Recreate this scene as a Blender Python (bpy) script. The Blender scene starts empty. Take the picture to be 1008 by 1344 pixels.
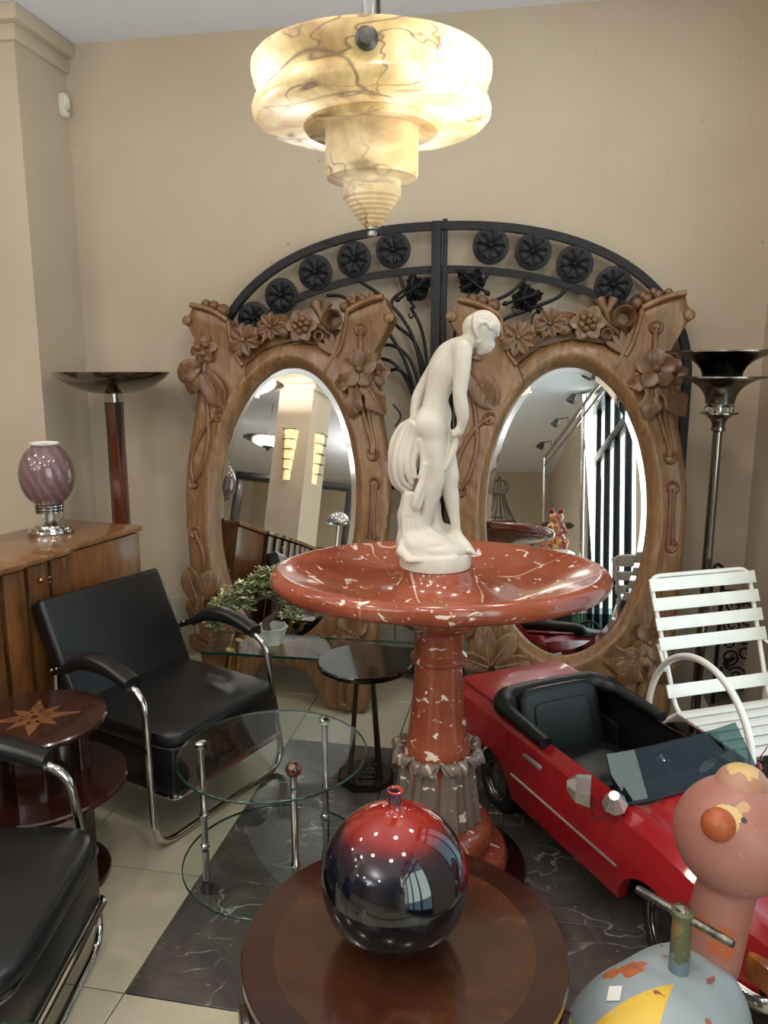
import bpy, bmesh, math, random
import numpy as np
from mathutils import Vector, Matrix, Euler
random.seed(7)
PI = math.pi
D2R = math.radians
S = bpy.context.scene
COL = S.collection

# ------------------------------------------------------------------ camera
cam_data = bpy.data.cameras.new('camera')
cam_data.sensor_fit = 'VERTICAL'
cam_data.sensor_height = 24.0
cam_data.lens = 24.0 * 1000.0 / 1344.0
cam_data.clip_start = 0.05
cam = bpy.data.objects.new('camera', cam_data)
cam.location = (0, 0, 1.6)
cam.rotation_euler = (D2R(90 - 10.5), 0, 0)
COL.objects.link(cam)
S.camera = cam

# ------------------------------------------------------------------ world, lights, exposure
S.view_settings.view_transform = 'Standard'
S.view_settings.look = 'None'
S.view_settings.exposure = 0.0
S.view_settings.gamma = 1.0
S.view_settings.use_curve_mapping = False
world = bpy.data.worlds.new('daylight')
world.use_nodes = True
S.world = world
bg = world.node_tree.nodes['Background']
bg.inputs[0].default_value = (0.62, 0.78, 1.0, 1)
bg.inputs[1].default_value = 1.6

YAW = D2R(-10.3)                      # the room is turned a little against the camera
def room(lx, ly, z=0.0):
    """room coordinates (along the back wall, away from the camera, up) -> world"""
    return Vector((0.984 * lx + 0.179 * ly, 3.958 - 0.179 * lx + 0.984 * ly, z))

def area_light(name, loc, size, power, color, size_y=None, target=None):
    l = bpy.data.lights.new(name, 'AREA')
    l.shape = 'RECTANGLE'
    l.size = size
    l.size_y = size_y or size
    l.energy = power
    l.color = color
    o = bpy.data.objects.new(name, l)
    o.location = loc
    if target is not None:
        o.rotation_euler = (Vector(target) - Vector(loc)).to_track_quat('-Z', 'Y').to_euler()
    COL.objects.link(o)
    return o

WARM = (1.0, 0.915, 0.82)
S.cycles.transparent_max_bounces = 24
def spot_or_fill(lx, ly, power, color=WARM, size=0.22):
    """round light disc under the ceiling; some are added fill without a fitting"""
    l = bpy.data.lights.new('spot_or_fill', 'AREA')
    l.shape = 'DISK'
    l.size = size
    l.energy = power
    l.color = color
    o = bpy.data.objects.new('spot_or_fill', l)
    o.location = room(lx, ly, 3.222)
    COL.objects.link(o)
for lx, ly, pw in ((-0.75, -2.3, 30), (0.55, -2.6, 30), (1.3, -3.6, 30), (1.35, -1.7, 42), (-2.2, -2.2, 30), (-1.0, -3.9, 46), (0.5, -4.3, 46), (-2.4, -3.9, 46), (-3.9, -2.6, 46), (-4.2, -5.0, 60), (-3.6, -7.2, 60), (-0.9, -7.4, 50), (-4.0, -9.6, 60)):  # right corner and rear ones are fill, added to brighten those parts
    spot_or_fill(lx, ly, pw * 0.27)
def bowl_or_fill(lx, ly, z, power, size=0.5, color=(1.0, 0.95, 0.90)):
    """light thrown at the ceiling, by the bowl lamps or as added fill without a lamp"""
    l = bpy.data.lights.new('bowl_or_fill', 'AREA')
    l.shape = 'DISK'
    l.size = size
    l.energy = power
    l.color = color
    o = bpy.data.objects.new('bowl_or_fill', l)
    o.location = room(lx, ly, z)
    o.rotation_euler = (PI, 0, 0)
    COL.objects.link(o)
bowl_or_fill(-2.99, -3.8, 2.62, 40)
bowl_or_fill(-4.2, -6.0, 2.62, 70)
bowl_or_fill(-1.2, -6.2, 2.5, 60)  # from here on unseen fill, added to lift the ceiling and upper walls
bowl_or_fill(-3.2, -8.6, 2.5, 80)
bowl_or_fill(0.9, -2.0, 2.0, 15)
bowl_or_fill(-0.9, -2.0, 2.0, 16)
# daylight from the street side, outside the shop window
dl = room(3.4, -4.8, 1.9)
area_light('street_daylight', dl, 4.2, 165, (0.96, 1.0, 0.90), 2.6, room(0.4, -1.2, 1.3))

# ------------------------------------------------------------------ helpers
def srgb(r, g, b):
    f = lambda c: (c / 255 / 12.92) if c / 255 <= 0.04045 else ((c / 255 + 0.055) / 1.055) ** 2.4
    return (f(r), f(g), f(b), 1.0)

class N:
    """small wrapper that builds a node material"""
    def __init__(s, name):
        s.m = bpy.data.materials.new(name)
        s.m.use_nodes = True
        s.t = s.m.node_tree
        s.bsdf = s.t.nodes['Principled BSDF']
        s.out = s.t.nodes['Material Output']
        s._co = None
    def n(s, typ, **kw):
        x = s.t.nodes.new(typ)
        for k, v in kw.items():
            if k.startswith('i_'):
                x.inputs[int(k[2:]) if k[2:].isdigit() else k[2:].replace('_', ' ')].default_value = v
            else:
                setattr(x, k, v)
        return x
    def l(s, a, b):
        s.t.links.new(a, b)
    def co(s, scale=(1, 1, 1), rot=(0, 0, 0)):
        if s._co is None:
            s._co = s.n('ShaderNodeTexCoord')
        mp = s.n('ShaderNodeMapping')
        mp.inputs['Scale'].default_value = scale
        mp.inputs['Rotation'].default_value = rot
        s.l(s._co.outputs['Object'], mp.inputs['Vector'])
        return mp.outputs[0]
    def noise(s, scale, detail=4, rough=0.55, dist=0.0, vec=None):
        x = s.n('ShaderNodeTexNoise')
        x.inputs['Scale'].default_value = scale
        x.inputs['Detail'].default_value = detail
        x.inputs['Roughness'].default_value = rough
        x.inputs['Distortion'].default_value = dist
        s.l(vec if vec is not None else s.co(), x.inputs['Vector'])
        return x.outputs['Fac']
    def ramp(s, fac, stops):
        x = s.n('ShaderNodeValToRGB')
        e = x.color_ramp.elements
        while len(e) < len(stops):
            e.new(0.5)
        for k, (p, c) in zip(e, stops):
            k.position = p
            k.color = c if len(c) == 4 else (*c, 1)
        s.l(fac, x.inputs[0])
        return x.outputs[0]
    def mix(s, fac, a, b, mode='MIX'):
        x = s.n('ShaderNodeMix', data_type='RGBA', blend_type=mode)
        for sock, v in ((x.inputs[0], fac), (x.inputs[6], a), (x.inputs[7], b)):
            if isinstance(v, (int, float)):
                sock.default_value = v
            elif isinstance(v, tuple):
                sock.default_value = v
            else:
                s.l(v, sock)
        return x.outputs[2]
    def math(s, op, a, b=0.0):
        x = s.n('ShaderNodeMath', operation=op)
        for sock, v in ((x.inputs[0], a), (x.inputs[1], b)):
            if isinstance(v, (int, float)):
                sock.default_value = v
            else:
                s.l(v, sock)
        return x.outputs[0]
    def set(s, **kw):
        for k, v in kw.items():
            sock = s.bsdf.inputs[k.replace('_', ' ')]
            if isinstance(v, (int, float, tuple)):
                sock.default_value = v
            else:
                s.l(v, sock)
        return s
    def bump(s, h, strength=0.2, dist=0.01):
        x = s.n('ShaderNodeBump')
        x.inputs['Strength'].default_value = strength
        x.inputs['Distance'].default_value = dist
        s.l(h, x.inputs['Height'])
        s.l(x.outputs[0], s.bsdf.inputs['Normal'])
        return s

def plain(name, c, rough=0.5, metal=0.0, coat=0.0, var=0.12, vscale=14, bump=0.0, bscale=60, spec=0.5):
    k = N(name)
    base = c if len(c) == 4 else srgb(*c)
    dark = tuple(x * (1 - var) for x in base[:3]) + (1,)
    light = tuple(min(1, x * (1 + var)) for x in base[:3]) + (1,)
    k.set(Base_Color=k.ramp(k.noise(vscale), [(0.3, dark), (0.7, light)]), Roughness=rough, Metallic=metal)
    k.bsdf.inputs['Specular IOR Level'].default_value = spec
    if coat:
        k.set(Coat_Weight=coat, Coat_Roughness=0.06)
    if bump:
        k.bump(k.noise(bscale, 5), bump, 0.004)
    return k.m

def wood(name, dark, mid, light, axis=(1, 1, 14), scale=6, rough=0.35, coat=0.0, coat_rough=0.08, bump=0.15, rot=(0, 0, 0)):
    """grain runs along the axis with the small number"""
    k = N(name)
    v = k.co(axis, rot)
    a = k.noise(scale, 6, 0.6, 0.8, v)
    b = k.noise(scale * 0.35, 3, 0.5, 0.4, v)
    col = k.ramp(a, [(0.28, srgb(*dark)), (0.5, srgb(*mid)), (0.75, srgb(*light))])
    col = k.mix(k.ramp(b, [(0.35, (0, 0, 0)), (0.7, (0.55, 0.55, 0.55))]), col, srgb(*dark))
    k.set(Base_Color=col, Roughness=rough)
    if coat:
        k.set(Coat_Weight=coat, Coat_Roughness=coat_rough)
    if bump:
        k.bump(a, bump, 0.003)
    return k.m

def glass(name, tint=(0.93, 0.97, 0.95), refl=0.04, rough=0.0, ior=1.5):
    """thin clear sheet: fresnel mix of a clear transmission and a mirror reflection"""
    k = N(name)
    k.t.nodes.remove(k.bsdf)
    tr = k.n('ShaderNodeBsdfTransparent')
    tr.inputs[0].default_value = (*tint, 1)
    gl = k.n('ShaderNodeBsdfGlossy')
    gl.inputs['Roughness'].default_value = rough
    fr = k.n('ShaderNodeFresnel')
    fr.inputs[0].default_value = ior
    geo = k.n('ShaderNodeNewGeometry')                    # only the outer faces mirror; no trapped light inside the sheet
    inv = k.n('ShaderNodeMath', operation='SUBTRACT')
    inv.inputs[0].default_value = 1.0
    k.l(geo.outputs['Backfacing'], inv.inputs[1])
    mul = k.n('ShaderNodeMath', operation='MULTIPLY')
    k.l(fr.outputs[0], mul.inputs[0])
    k.l(inv.outputs[0], mul.inputs[1])
    mx = k.n('ShaderNodeMixShader')
    k.l(mul.outputs[0], mx.inputs[0])
    k.l(tr.outputs[0], mx.inputs[1])
    k.l(gl.outputs[0], mx.inputs[2])
    k.l(mx.outputs[0], k.out.inputs[0])
    return k.m

# ------------------------------------------------------------------ geometry collector
class G:
    def __init__(s):
        s.v, s.f = [], []
    def add(s, vs, fs, m=None):
        b = len(s.v)
        s.v += [tuple(m @ Vector(p)) if m is not None else tuple(p) for p in vs]
        s.f += [tuple(b + i for i in f) for f in fs]
        return s
    def merge(s, g, m=None):
        return s.add(g.v, g.f, m)
    def loft(s, rings, closed=True, caps=(True, True), loop=False, m=None):
        n = len(rings[0])
        vs = [p for r in rings for p in r]
        fs = []
        R = len(rings)
        for i in range(R if loop else R - 1):
            a, b = i * n, ((i + 1) % R) * n
            for j in range(n if closed else n - 1):
                k = (j + 1) % n
                fs.append((a + j, a + k, b + k, b + j))
        if not loop and closed:
            if caps[0]:
                fs.append(tuple(range(n - 1, -1, -1)))
            if caps[1]:
                fs.append(tuple((R - 1) * n + j for j in range(n)))
        return s.add(vs, fs, m)
    def lathe(s, prof, n=40, c=(0, 0, 0), caps=(True, True), m=None):
        rings = [[(c[0] + r * math.cos(2 * PI * j / n), c[1] + r * math.sin(2 * PI * j / n), c[2] + z) for j in range(n)] for r, z in prof]
        return s.loft(rings, True, caps, m=m)
    def tube(s, pts, r, n=10, loop=False, flat=1.0, m=None, caps=(True, True)):
        pts = [Vector(p) for p in pts]
        R = len(pts)
        rr = r if isinstance(r, (list, tuple)) else [r] * R
        tang = []
        for i in range(R):
            a = pts[(i - 1) % R] if (loop or i > 0) else pts[i]
            b = pts[(i + 1) % R] if (loop or i < R - 1) else pts[i]
            t = (b - a)
            tang.append(t.normalized() if t.length > 1e-9 else Vector((0, 0, 1)))
        up = Vector((0, 0, 1)) if abs(tang[0].z) < 0.9 else Vector((0, 1, 0))
        nx = (up - tang[0] * up.dot(tang[0])).normalized()
        rings = []
        for i in range(R):
            nx = (nx - tang[i] * nx.dot(tang[i]))
            nx = nx.normalized() if nx.length > 1e-6 else Vector((1, 0, 0))
            ny = tang[i].cross(nx)
            rings.append([pts[i] + nx * (rr[i] * math.cos(2 * PI * j / n)) + ny * (rr[i] * flat * math.sin(2 * PI * j / n)) for j in range(n)])
        return s.loft(rings, True, caps, loop=loop, m=m)
    def ball(s, c, r, nu=16, nv=10, m=None):
        rx, ry, rz = r if isinstance(r, (tuple, list)) else (r, r, r)
        rings = []
        for i in range(1, nv):
            a = -PI / 2 + PI * i / nv
            rings.append([(c[0] + rx * math.cos(a) * math.cos(2 * PI * j / nu), c[1] + ry * math.cos(a) * math.sin(2 * PI * j / nu), c[2] + rz * math.sin(a)) for j in range(nu)])
        vs = [p for q in rings for p in q] + [(c[0], c[1], c[2] - rz), (c[0], c[1], c[2] + rz)]
        fs = []
        R = len(rings)
        for i in range(R - 1):
            for j in range(nu):
                k = (j + 1) % nu
                fs.append((i * nu + j, i * nu + k, (i + 1) * nu + k, (i + 1) * nu + j))
        for j in range(nu):
            k = (j + 1) % nu
            fs.append((R * nu, k, j))
            fs.append((R * nu + 1, (R - 1) * nu + j, (R - 1) * nu + k))
        return s.add(vs, fs, m)
    def box(s, c, d, rz=0.0, bev=0.0, seg=2, m=None):
        bm = bmesh.new()
        bmesh.ops.create_cube(bm, size=1.0)
        for v in bm.verts:
            v.co = Vector((v.co.x * d[0], v.co.y * d[1], v.co.z * d[2]))
        if bev > 0:
            bmesh.ops.bevel(bm, geom=list(bm.edges), offset=bev, segments=seg, profile=0.5, affect='EDGES')
        mm = Matrix.Translation(c) @ Matrix.Rotation(rz, 4, 'Z')
        if m is not None:
            mm = m @ mm
        bm.verts.index_update()
        s.add([v.co.copy() for v in bm.verts], [[v.index for v in f.verts] for f in bm.faces], mm)
        bm.free()
        return s
    def prism(s, poly, z0, z1, bev=0.0, m=None, seg=2):
        """outline in x,y between two heights (concave outlines are fine)"""
        bm = bmesh.new()
        vs = [bm.verts.new((x, y, z0)) for x, y in poly]
        f = bm.faces.new(vs)
        r = bmesh.ops.extrude_face_region(bm, geom=[f])
        bmesh.ops.translate(bm, vec=(0, 0, z1 - z0), verts=[e for e in r['geom'] if isinstance(e, bmesh.types.BMVert)])
        bmesh.ops.recalc_face_normals(bm, faces=bm.faces)
        if bev > 0:
            ed = [e for e in bm.edges if abs(e.verts[0].co.z - e.verts[1].co.z) < 1e-6]
            bmesh.ops.bevel(bm, geom=ed, offset=bev, segments=seg, profile=0.5, affect='EDGES')
        bmesh.ops.triangulate(bm, faces=[f for f in bm.faces if len(f.verts) > 4])
        bm.verts.index_update()
        s.add([v.co.copy() for v in bm.verts], [[v.index for v in f.verts] for f in bm.faces], m)
        bm.free()
        return s
    def blade(s, L, W, th=0.006, bend=0.0, cup=0.0, groove=0.0, ns=9, nt=10, tip=0.8, base=0.25, lobes=0, wave=0.0, m=None):
        """a petal or leaf: closed, lies along +x, spreads in y, thick in z"""
        rings = []
        for i in range(ns + 1):
            t = i / ns
            w = (base * (1 - t) + (1 - base * (1 - t)) * math.sin(PI * min(1.0, t * 0.97 + 0.0)) ** tip) * W / 2
            if lobes:
                w *= 1 + 0.22 * math.sin(PI * 2 * lobes * t)
            if i == ns:
                w = W * 0.03
            h = th * (0.35 + 0.65 * math.sin(PI * (0.15 + 0.8 * t)))
            z0 = bend * t * t
            ring = []
            for j in range(nt):
                a = 2 * PI * j / nt
                y = math.cos(a) * w
                q = y / (W / 2)
                z = math.sin(a) * h * 0.5 + z0 + cup * q * q - groove * math.exp(-(q * 5) ** 2) * (1 if math.sin(a) >= 0 else 0) + wave * math.sin(t * 9 + q * 3)
                ring.append((L * t, y, z))
            rings.append(ring)
        return s.loft(rings, m=m)

def mesh_obj(name, g, mat, parent=None, smooth=True, angle=40, kind=None, label=None, loc=None, rot=None):
    me = bpy.data.meshes.new(name)
    me.from_pydata(g.v, [], g.f)
    me.validate()
    me.update()
    bm = bmesh.new()
    bm.from_mesh(me)
    bmesh.ops.recalc_face_normals(bm, faces=bm.faces)
    bm.to_mesh(me)
    bm.free()
    if smooth:
        me.polygons.foreach_set('use_smooth', [True] * len(me.polygons))
        me.set_sharp_from_angle(angle=D2R(angle))
    me.materials.append(mat)
    o = bpy.data.objects.new(name, me)
    COL.objects.link(o)
    if parent is not None:
        o.parent = parent
    if loc is not None:
        o.location = loc
    if rot is not None:
        o.rotation_euler = rot
    if kind:
        o['kind'] = kind
    if label:
        o['label'] = label
    return o

def thing(name, label, cat, loc=(0, 0, 0), rz=0.0, rx=0.0, group=None):
    o = bpy.data.objects.new(name, None)
    o.empty_display_size = 0.1
    o.location = loc
    o.rotation_euler = (rx, 0, rz)
    o['label'] = label
    o['category'] = cat
    if group:
        o['group'] = group
    COL.objects.link(o)
    return o

def tag(o, label, cat, group=None):
    o['label'] = label
    o['category'] = cat
    if group:
        o['group'] = group
    return o

def kids(o):
    return [x for x in COL.objects if x.parent == o]

def copy_tree(o, parent=None):
    c = o.copy()
    COL.objects.link(c)
    if parent is not None:
        c.parent = parent
        c.matrix_parent_inverse = o.matrix_parent_inverse.copy()
    for ch in kids(o):
        copy_tree(ch, c)
    return c

def inst(name, src, parent, loc=None, rot=None, scale=None):
    o = bpy.data.objects.new(name, src.data)
    COL.objects.link(o)
    o.parent = parent
    if loc is not None:
        o.location = loc
    if rot is not None:
        o.rotation_euler = rot
    if scale is not None:
        o.scale = scale
    return o

def T(x, y, z):
    return Matrix.Translation((x, y, z))
def RX(a):
    return Matrix.Rotation(a, 4, 'X')
def RY(a):
    return Matrix.Rotation(a, 4, 'Y')
def RZ(a):
    return Matrix.Rotation(a, 4, 'Z')
def SC(x, y, z):
    return Matrix.Diagonal((x, y, z, 1))

def spline(pts, n=8, loop=False):
    """Catmull-Rom through the points"""
    P = [Vector(p) for p in pts]
    out = []
    R = len(P)
    for i in range(R if loop else R - 1):
        p1, p2 = P[i], P[(i + 1) % R]
        p0 = P[i - 1] if (i > 0 or loop) else p1 * 2 - p2
        p3 = P[(i + 2) % R] if (i + 2 < R or loop) else p2 * 2 - p1
        for k in range(n):
            t = k / n
            out.append(0.5 * ((2 * p1) + (p2 - p0) * t + (2 * p0 - 5 * p1 + 4 * p2 - p3) * t * t + (3 * p1 - p0 - 3 * p2 + p3) * t ** 3))
    if not loop:
        out.append(P[-1])
    return out

def fillet(pts, r, n=6):
    """polyline with rounded corners"""
    P = [Vector(p) for p in pts]
    out = [P[0]]
    for i in range(1, len(P) - 1):
        a, b, c = P[i - 1], P[i], P[i + 1]
        rr = r[i - 1] if isinstance(r, (list, tuple)) else r
        rr = min(rr, (a - b).length * 0.49, (c - b).length * 0.49)
        p, q = b + (a - b).normalized() * rr, b + (c - b).normalized() * rr
        for k in range(n + 1):
            t = k / n
            out.append(p * (1 - t) ** 2 + b * 2 * t * (1 - t) + q * t * t)
    out.append(P[-1])
    return out

# ------------------------------------------------------------------ materials
def pos_vec(k, scale=(1, 1, 1), rz=0.0):
    g = k.n('ShaderNodeNewGeometry')
    mp = k.n('ShaderNodeMapping')
    mp.inputs['Scale'].default_value = scale
    mp.inputs['Rotation'].default_value = (0, 0, rz)
    k.l(g.outputs['Position'], mp.inputs['Vector'])
    return mp.outputs[0]

def wall_material(name, c, c2):
    k = N(name)
    v = pos_vec(k)
    a = k.noise(1.6, 4, 0.5, 0.3, v)
    col = k.ramp(a, [(0.3, srgb(*c2)), (0.7, srgb(*c))])
    sp = k.ramp(k.noise(38, 2, 0.4, 0, v), [(0.20, (0.55, 0.5, 0.45)), (0.225, (1, 1, 1))])
    col = k.mix(1.0, col, sp, 'MULTIPLY')
    k.set(Base_Color=col, Roughness=0.62)
    k.bsdf.inputs['Specular IOR Level'].default_value = 0.3
    k.bump(k.noise(5, 6, 0.6, 0, v), 0.12, 0.02)
    return k.m

def vein_layer(k, v, scale, width, seed=0.0, dist=1.2):
    """thin lines along the zero crossings of a noise field"""
    a = k.noise(scale, 3, 0.5, dist, v)
    d = k.math('ABSOLUTE', k.math('SUBTRACT', a, 0.5 + seed))
    return k.ramp(d, [(0.0, (1, 1, 1)), (width, (0, 0, 0))])

def marble_red(name, base=(158, 74, 47), dark=(126, 50, 34), gloss=0.16):
    k = N(name)
    v = k.co()
    a = k.noise(5, 5, 0.6, 0.5, v)
    col = k.ramp(a, [(0.3, srgb(*dark)), (0.7, srgb(*base))])
    fl = k.ramp(k.noise(22, 2, 0.4, 0.7, k.co((1, 1, 1.6))), [(0.665, (0, 0, 0)), (0.69, (1, 1, 1))])
    col = k.mix(fl, col, srgb(232, 214, 200))
    fl2 = k.ramp(k.noise(55, 2, 0.5, 0.5, k.co((1, 1, 1.3), (0.3, 0.1, 0.5))), [(0.70, (0, 0, 0)), (0.72, (0.8, 0.8, 0.8))])
    col = k.mix(fl2, col, srgb(222, 190, 168))
    ve = vein_layer(k, k.co((1, 1, 0.5), (0.4, 0.2, 0.7)), 1.7, 0.0045, 0.0, 0.35)
    gate = k.ramp(k.noise(2.3, 2, 0.5, 0, v), [(0.5, (0, 0, 0)), (0.56, (1, 1, 1))])
    ve = k.mix(1.0, ve, gate, 'MULTIPLY')
    col = k.mix(ve, col, srgb(226, 200, 176))
    k.set(Base_Color=col, Roughness=gloss, Coat_Weight=0.3, Coat_Roughness=0.08)
    return k.m

def marble_dark(name):
    k = N(name)
    v = pos_vec(k)
    a = k.noise(4, 6, 0.65, 0.8, v)
    col = k.ramp(a, [(0.25, srgb(56, 50, 50)), (0.55, srgb(84, 77, 74)), (0.8, srgb(112, 104, 100))])
    ve = vein_layer(k, pos_vec(k, (1, 1.8, 1), 0.6), 4.2, 0.014, 0, 0.5)
    gate = k.ramp(k.noise(5.5, 3, 0.5, 0, v), [(0.47, (0, 0, 0)), (0.62, (0.75, 0.75, 0.75))])
    ve = k.mix(1.0, ve, gate, 'MULTIPLY')
    col = k.mix(ve, col, srgb(196, 188, 182))
    sp = k.ramp(k.noise(46, 3, 0.6, 0.4, v), [(0.66, (0, 0, 0)), (0.74, (0.55, 0.55, 0.55))])
    col = k.mix(sp, col, srgb(160, 150, 146))
    k.set(Base_Color=col, Roughness=0.22)
    k.bsdf.inputs['Specular IOR Level'].default_value = 0.4
    return k.m

def tile_material(name):
    k = N(name)
    v = pos_vec(k)
    col = k.ramp(k.noise(2.2, 4, 0.5, 0.3, v), [(0.3, srgb(176, 166, 143)), (0.7, srgb(198, 188, 164))])
    sp = k.ramp(k.noise(220, 2, 0.5, 0, v), [(0.32, (0.86, 0.85, 0.82)), (0.5, (1, 1, 1))])
    k.set(Base_Color=k.mix(1.0, col, sp, 'MULTIPLY'), Roughness=0.32)
    return k.m

M = {}
M['wall'] = wall_material('painted_wall', (199, 184, 163), (190, 174, 152))
M['wall_trim'] = wall_material('painted_trim', (200, 186, 165), (192, 177, 155))
M['ceiling'] = plain('ceiling_paint', (232, 237, 247), 0.8, var=0.03, vscale=2)
M['floor_tile'] = tile_material('beige_tile')
M['grout'] = plain('grout', (104, 96, 82), 0.8)
M['marble_dark'] = marble_dark('dark_marble')
M['marble_red'] = marble_red('red_marble', (160, 84, 56), (128, 58, 41))
M['marble_worn'] = marble_red('worn_marble', (126, 110, 98), (104, 90, 80), 0.45)
M['iron'] = plain('blackened_iron', (34, 34, 37), 0.42, 0.55, var=0.3, vscale=50, bump=0.5, bscale=120)
M['chrome'] = plain('chrome', (205, 203, 200), 0.09, 1.0, var=0.02)
M['chrome_worn'] = plain('worn_chrome', (150, 148, 142), 0.28, 1.0, var=0.35, vscale=60)
M['leather'] = plain('black_leather', (17, 17, 18), 0.34, var=0.15, vscale=20, bump=0.06, bscale=220, spec=0.55)
M['leather_soft'] = plain('soft_black_vinyl', (16, 16, 18), 0.42, var=0.2, bump=0.1, bscale=90, spec=0.4)
M['oak'] = wood('carved_oak', (102, 71, 42), (138, 101, 64), (162, 125, 84), (9, 9, 1.1), 5, 0.36, 0.12, 0.2, 0.25)
M['oak_dark'] = wood('dark_carving', (86, 58, 36), (122, 86, 55), (146, 109, 72), (9, 9, 2), 6, 0.36, 0.12, 0.2, 0.25)
M['walnut'] = wood('walnut_veneer', (84, 50, 24), (122, 78, 40), (150, 100, 56), (5, 5, 1), 4, 0.3, 0.25, 0.12, 0.05)
M['walnut_top'] = wood('walnut_top', (104, 68, 38), (136, 94, 57), (160, 116, 76), (5, 1, 5), 4, 0.26, 0.4, 0.08, 0.04)
M['mahogany'] = wood('dark_mahogany', (34, 14, 10), (50, 22, 15), (62, 30, 21), (2, 8, 8), 4, 0.2, 0.5, 0.06, 0.03)
M['mahogany_burl'] = wood('mahogany_burl', (48, 23, 13), (68, 36, 20), (88, 50, 28), (3, 3, 3), 4, 0.2, 0.5, 0.06, 0.03)
M['ebony'] = plain('black_lacquer', (14, 11, 11), 0.12, coat=0.5, var=0.2)
M['black_wood'] = plain('black_stained_wood', (24, 17, 15), 0.3, coat=0.2, var=0.3, vscale=30)
M['bright_trim'] = plain('bright_trim', (228, 226, 220), 0.3, 0.85, var=0.05)
M['brass'] = plain('brass', (196, 152, 74), 0.2, 1.0, var=0.1)
M['white_paint'] = plain('white_enamel', (240, 238, 231), 0.35, var=0.04, coat=0.15)
M['white_wood'] = M['white_paint']
M['mirror'] = plain('silvered_mirror', (226, 228, 226), 0.0, 1.0, var=0.0)
M['glass_top'] = glass('glass_sheet', (0.90, 0.95, 0.93))
M['glass_edge'] = plain('glass_edge', (12, 50, 43), 0.1, var=0.15, coat=0.4)
cg_ = N('crystal_ball')
cg_.set(Base_Color=(0.95, 0.97, 0.97, 1), Roughness=0.0)
cg_.bsdf.inputs['Transmission Weight'].default_value = 1.0
cg_.bsdf.inputs['IOR'].default_value = 1.5
M['crystal_ball'] = cg_.m
M['crystal'] = glass('crystal', (0.86, 0.88, 0.88), ior=1.8)

# ------------------------------------------------------------------ the room
ROOM_ROT = YAW
def room_box(name, x0, x1, y0, y1, z0, z1, mat, bev=0.0, parent=None, kind='structure'):
    g = G().box(((x0 + x1) / 2, (y0 + y1) / 2, (z0 + z1) / 2), (x1 - x0, y1 - y0, z1 - z0), 0, bev)
    if parent is None:
        o = mesh_obj(name, g, mat, None, smooth=bev > 0, kind=kind, loc=room(0, 0), rot=(0, 0, YAW))
    else:
        o = mesh_obj(name, g, mat, parent, smooth=bev > 0)
    return o

H = 3.235
XR = 1.80                                              # right wall
XL = -8.0                                              # far left of the shop
YB = -11.5                                             # far end of the shop behind the camera
room_box('wall_back', -1.686, XR + 0.2, 0, 0.15, 0, H, M['wall'])
wl = room_box('wall_left', XL, -1.66, -0.41, 0.15, 0, H, M['wall'])
room_box('wall_far_left', XL - 0.15, XL, YB, -0.41, 0, H, M['wall'])
room_box('wall_rear', XL - 0.15, XR + 0.2, YB - 0.15, YB, 0, H, M['wall'])
room_box('ceiling', XL - 0.15, XR + 0.2, YB - 0.15, 0.15, H, H + 0.12, M['ceiling'])

# stepped cornice on the wall block at the left
def cornice(name, x0, x1, y0, y1, steps, mat):
    g = G()
    for z0, z1, d in steps:
        g.box(((x0 + x1 + d) / 2, (y0 - d + y1) / 2, (z0 + z1) / 2), (x1 - x0 + d, y1 - y0 + d, z1 - z0), 0, 0.006)
    return mesh_obj(name, g, mat, None, kind='structure', loc=room(0, 0), rot=(0, 0, YAW))
cornice('trim_1', XL, -1.66, -0.41, -0.003, [(3.095, 3.165, 0.022), (3.165, H - 0.001, 0.06)], M['wall_trim'])

# right wall: solid to the shop window, then piers with black framed glazing
right = room_box('wall_right', XR, XR + 0.2, -0.9, 0, 0, H, M['wall'])
room_box('wall_right_pier', XR, XR + 0.1, -3.3, -2.3, 0, H, M['wall'])
room_box('wall_right_rear', XR, XR + 0.08, YB, -6.4, 0, H, M['wall'])
M['frame_black'] = plain('black_window_frame', (20, 20, 22), 0.35, 0.2)
def glazing(n, y0, y1):
    rt = mesh_obj('window_%d' % n, G().box((XR + 0.05, (y0 + y1) / 2, H - 0.16), (0.12, y1 - y0, 0.32)), M['frame_black'], None, False, kind='structure', loc=room(0, 0), rot=(0, 0, YAW))
    k = max(2, round((y1 - y0) / 0.6))
    for i in range(k + 1):
        y = y0 + (y1 - y0) * i / k
        y = min(max(y, y0 + 0.035), y1 - 0.035)
        mesh_obj('mullion', G().box((XR + 0.05, y, (H - 0.32) / 2), (0.06, 0.06, H - 0.32), 0, 0.004), M['frame_black'], rt)
    for z in (0.12, 2.35):
        mesh_obj('rail', G().box((XR + 0.05, (y0 + y1) / 2, z), (0.07, y1 - y0, 0.10 if z > 1 else 0.24), 0, 0.004), M['frame_black'], rt)
    for i in range(k):
        a, b = y0 + (y1 - y0) * i / k + 0.035, y0 + (y1 - y0) * (i + 1) / k - 0.035
        mesh_obj('pane', G().box((XR + 0.05, (a + b) / 2, (0.24 + 2.3) / 2), (0.008, b - a, 2.06)), M['glass_top'], rt, False)
        mesh_obj('pane', G().box((XR + 0.05, (a + b) / 2, (2.4 + H - 0.32) / 2), (0.008, b - a, H - 0.32 - 2.4)), M['glass_top'], rt, False)
glazing(1, -6.4, -3.3)
glazing(2, -2.3, -0.9)

# floor: base, beige tiles, and the dark marble field let into it
fl = room_box('floor', XL - 0.15, XR + 0.2, YB, 0.15, -0.12, -0.012, M['grout'])
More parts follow.
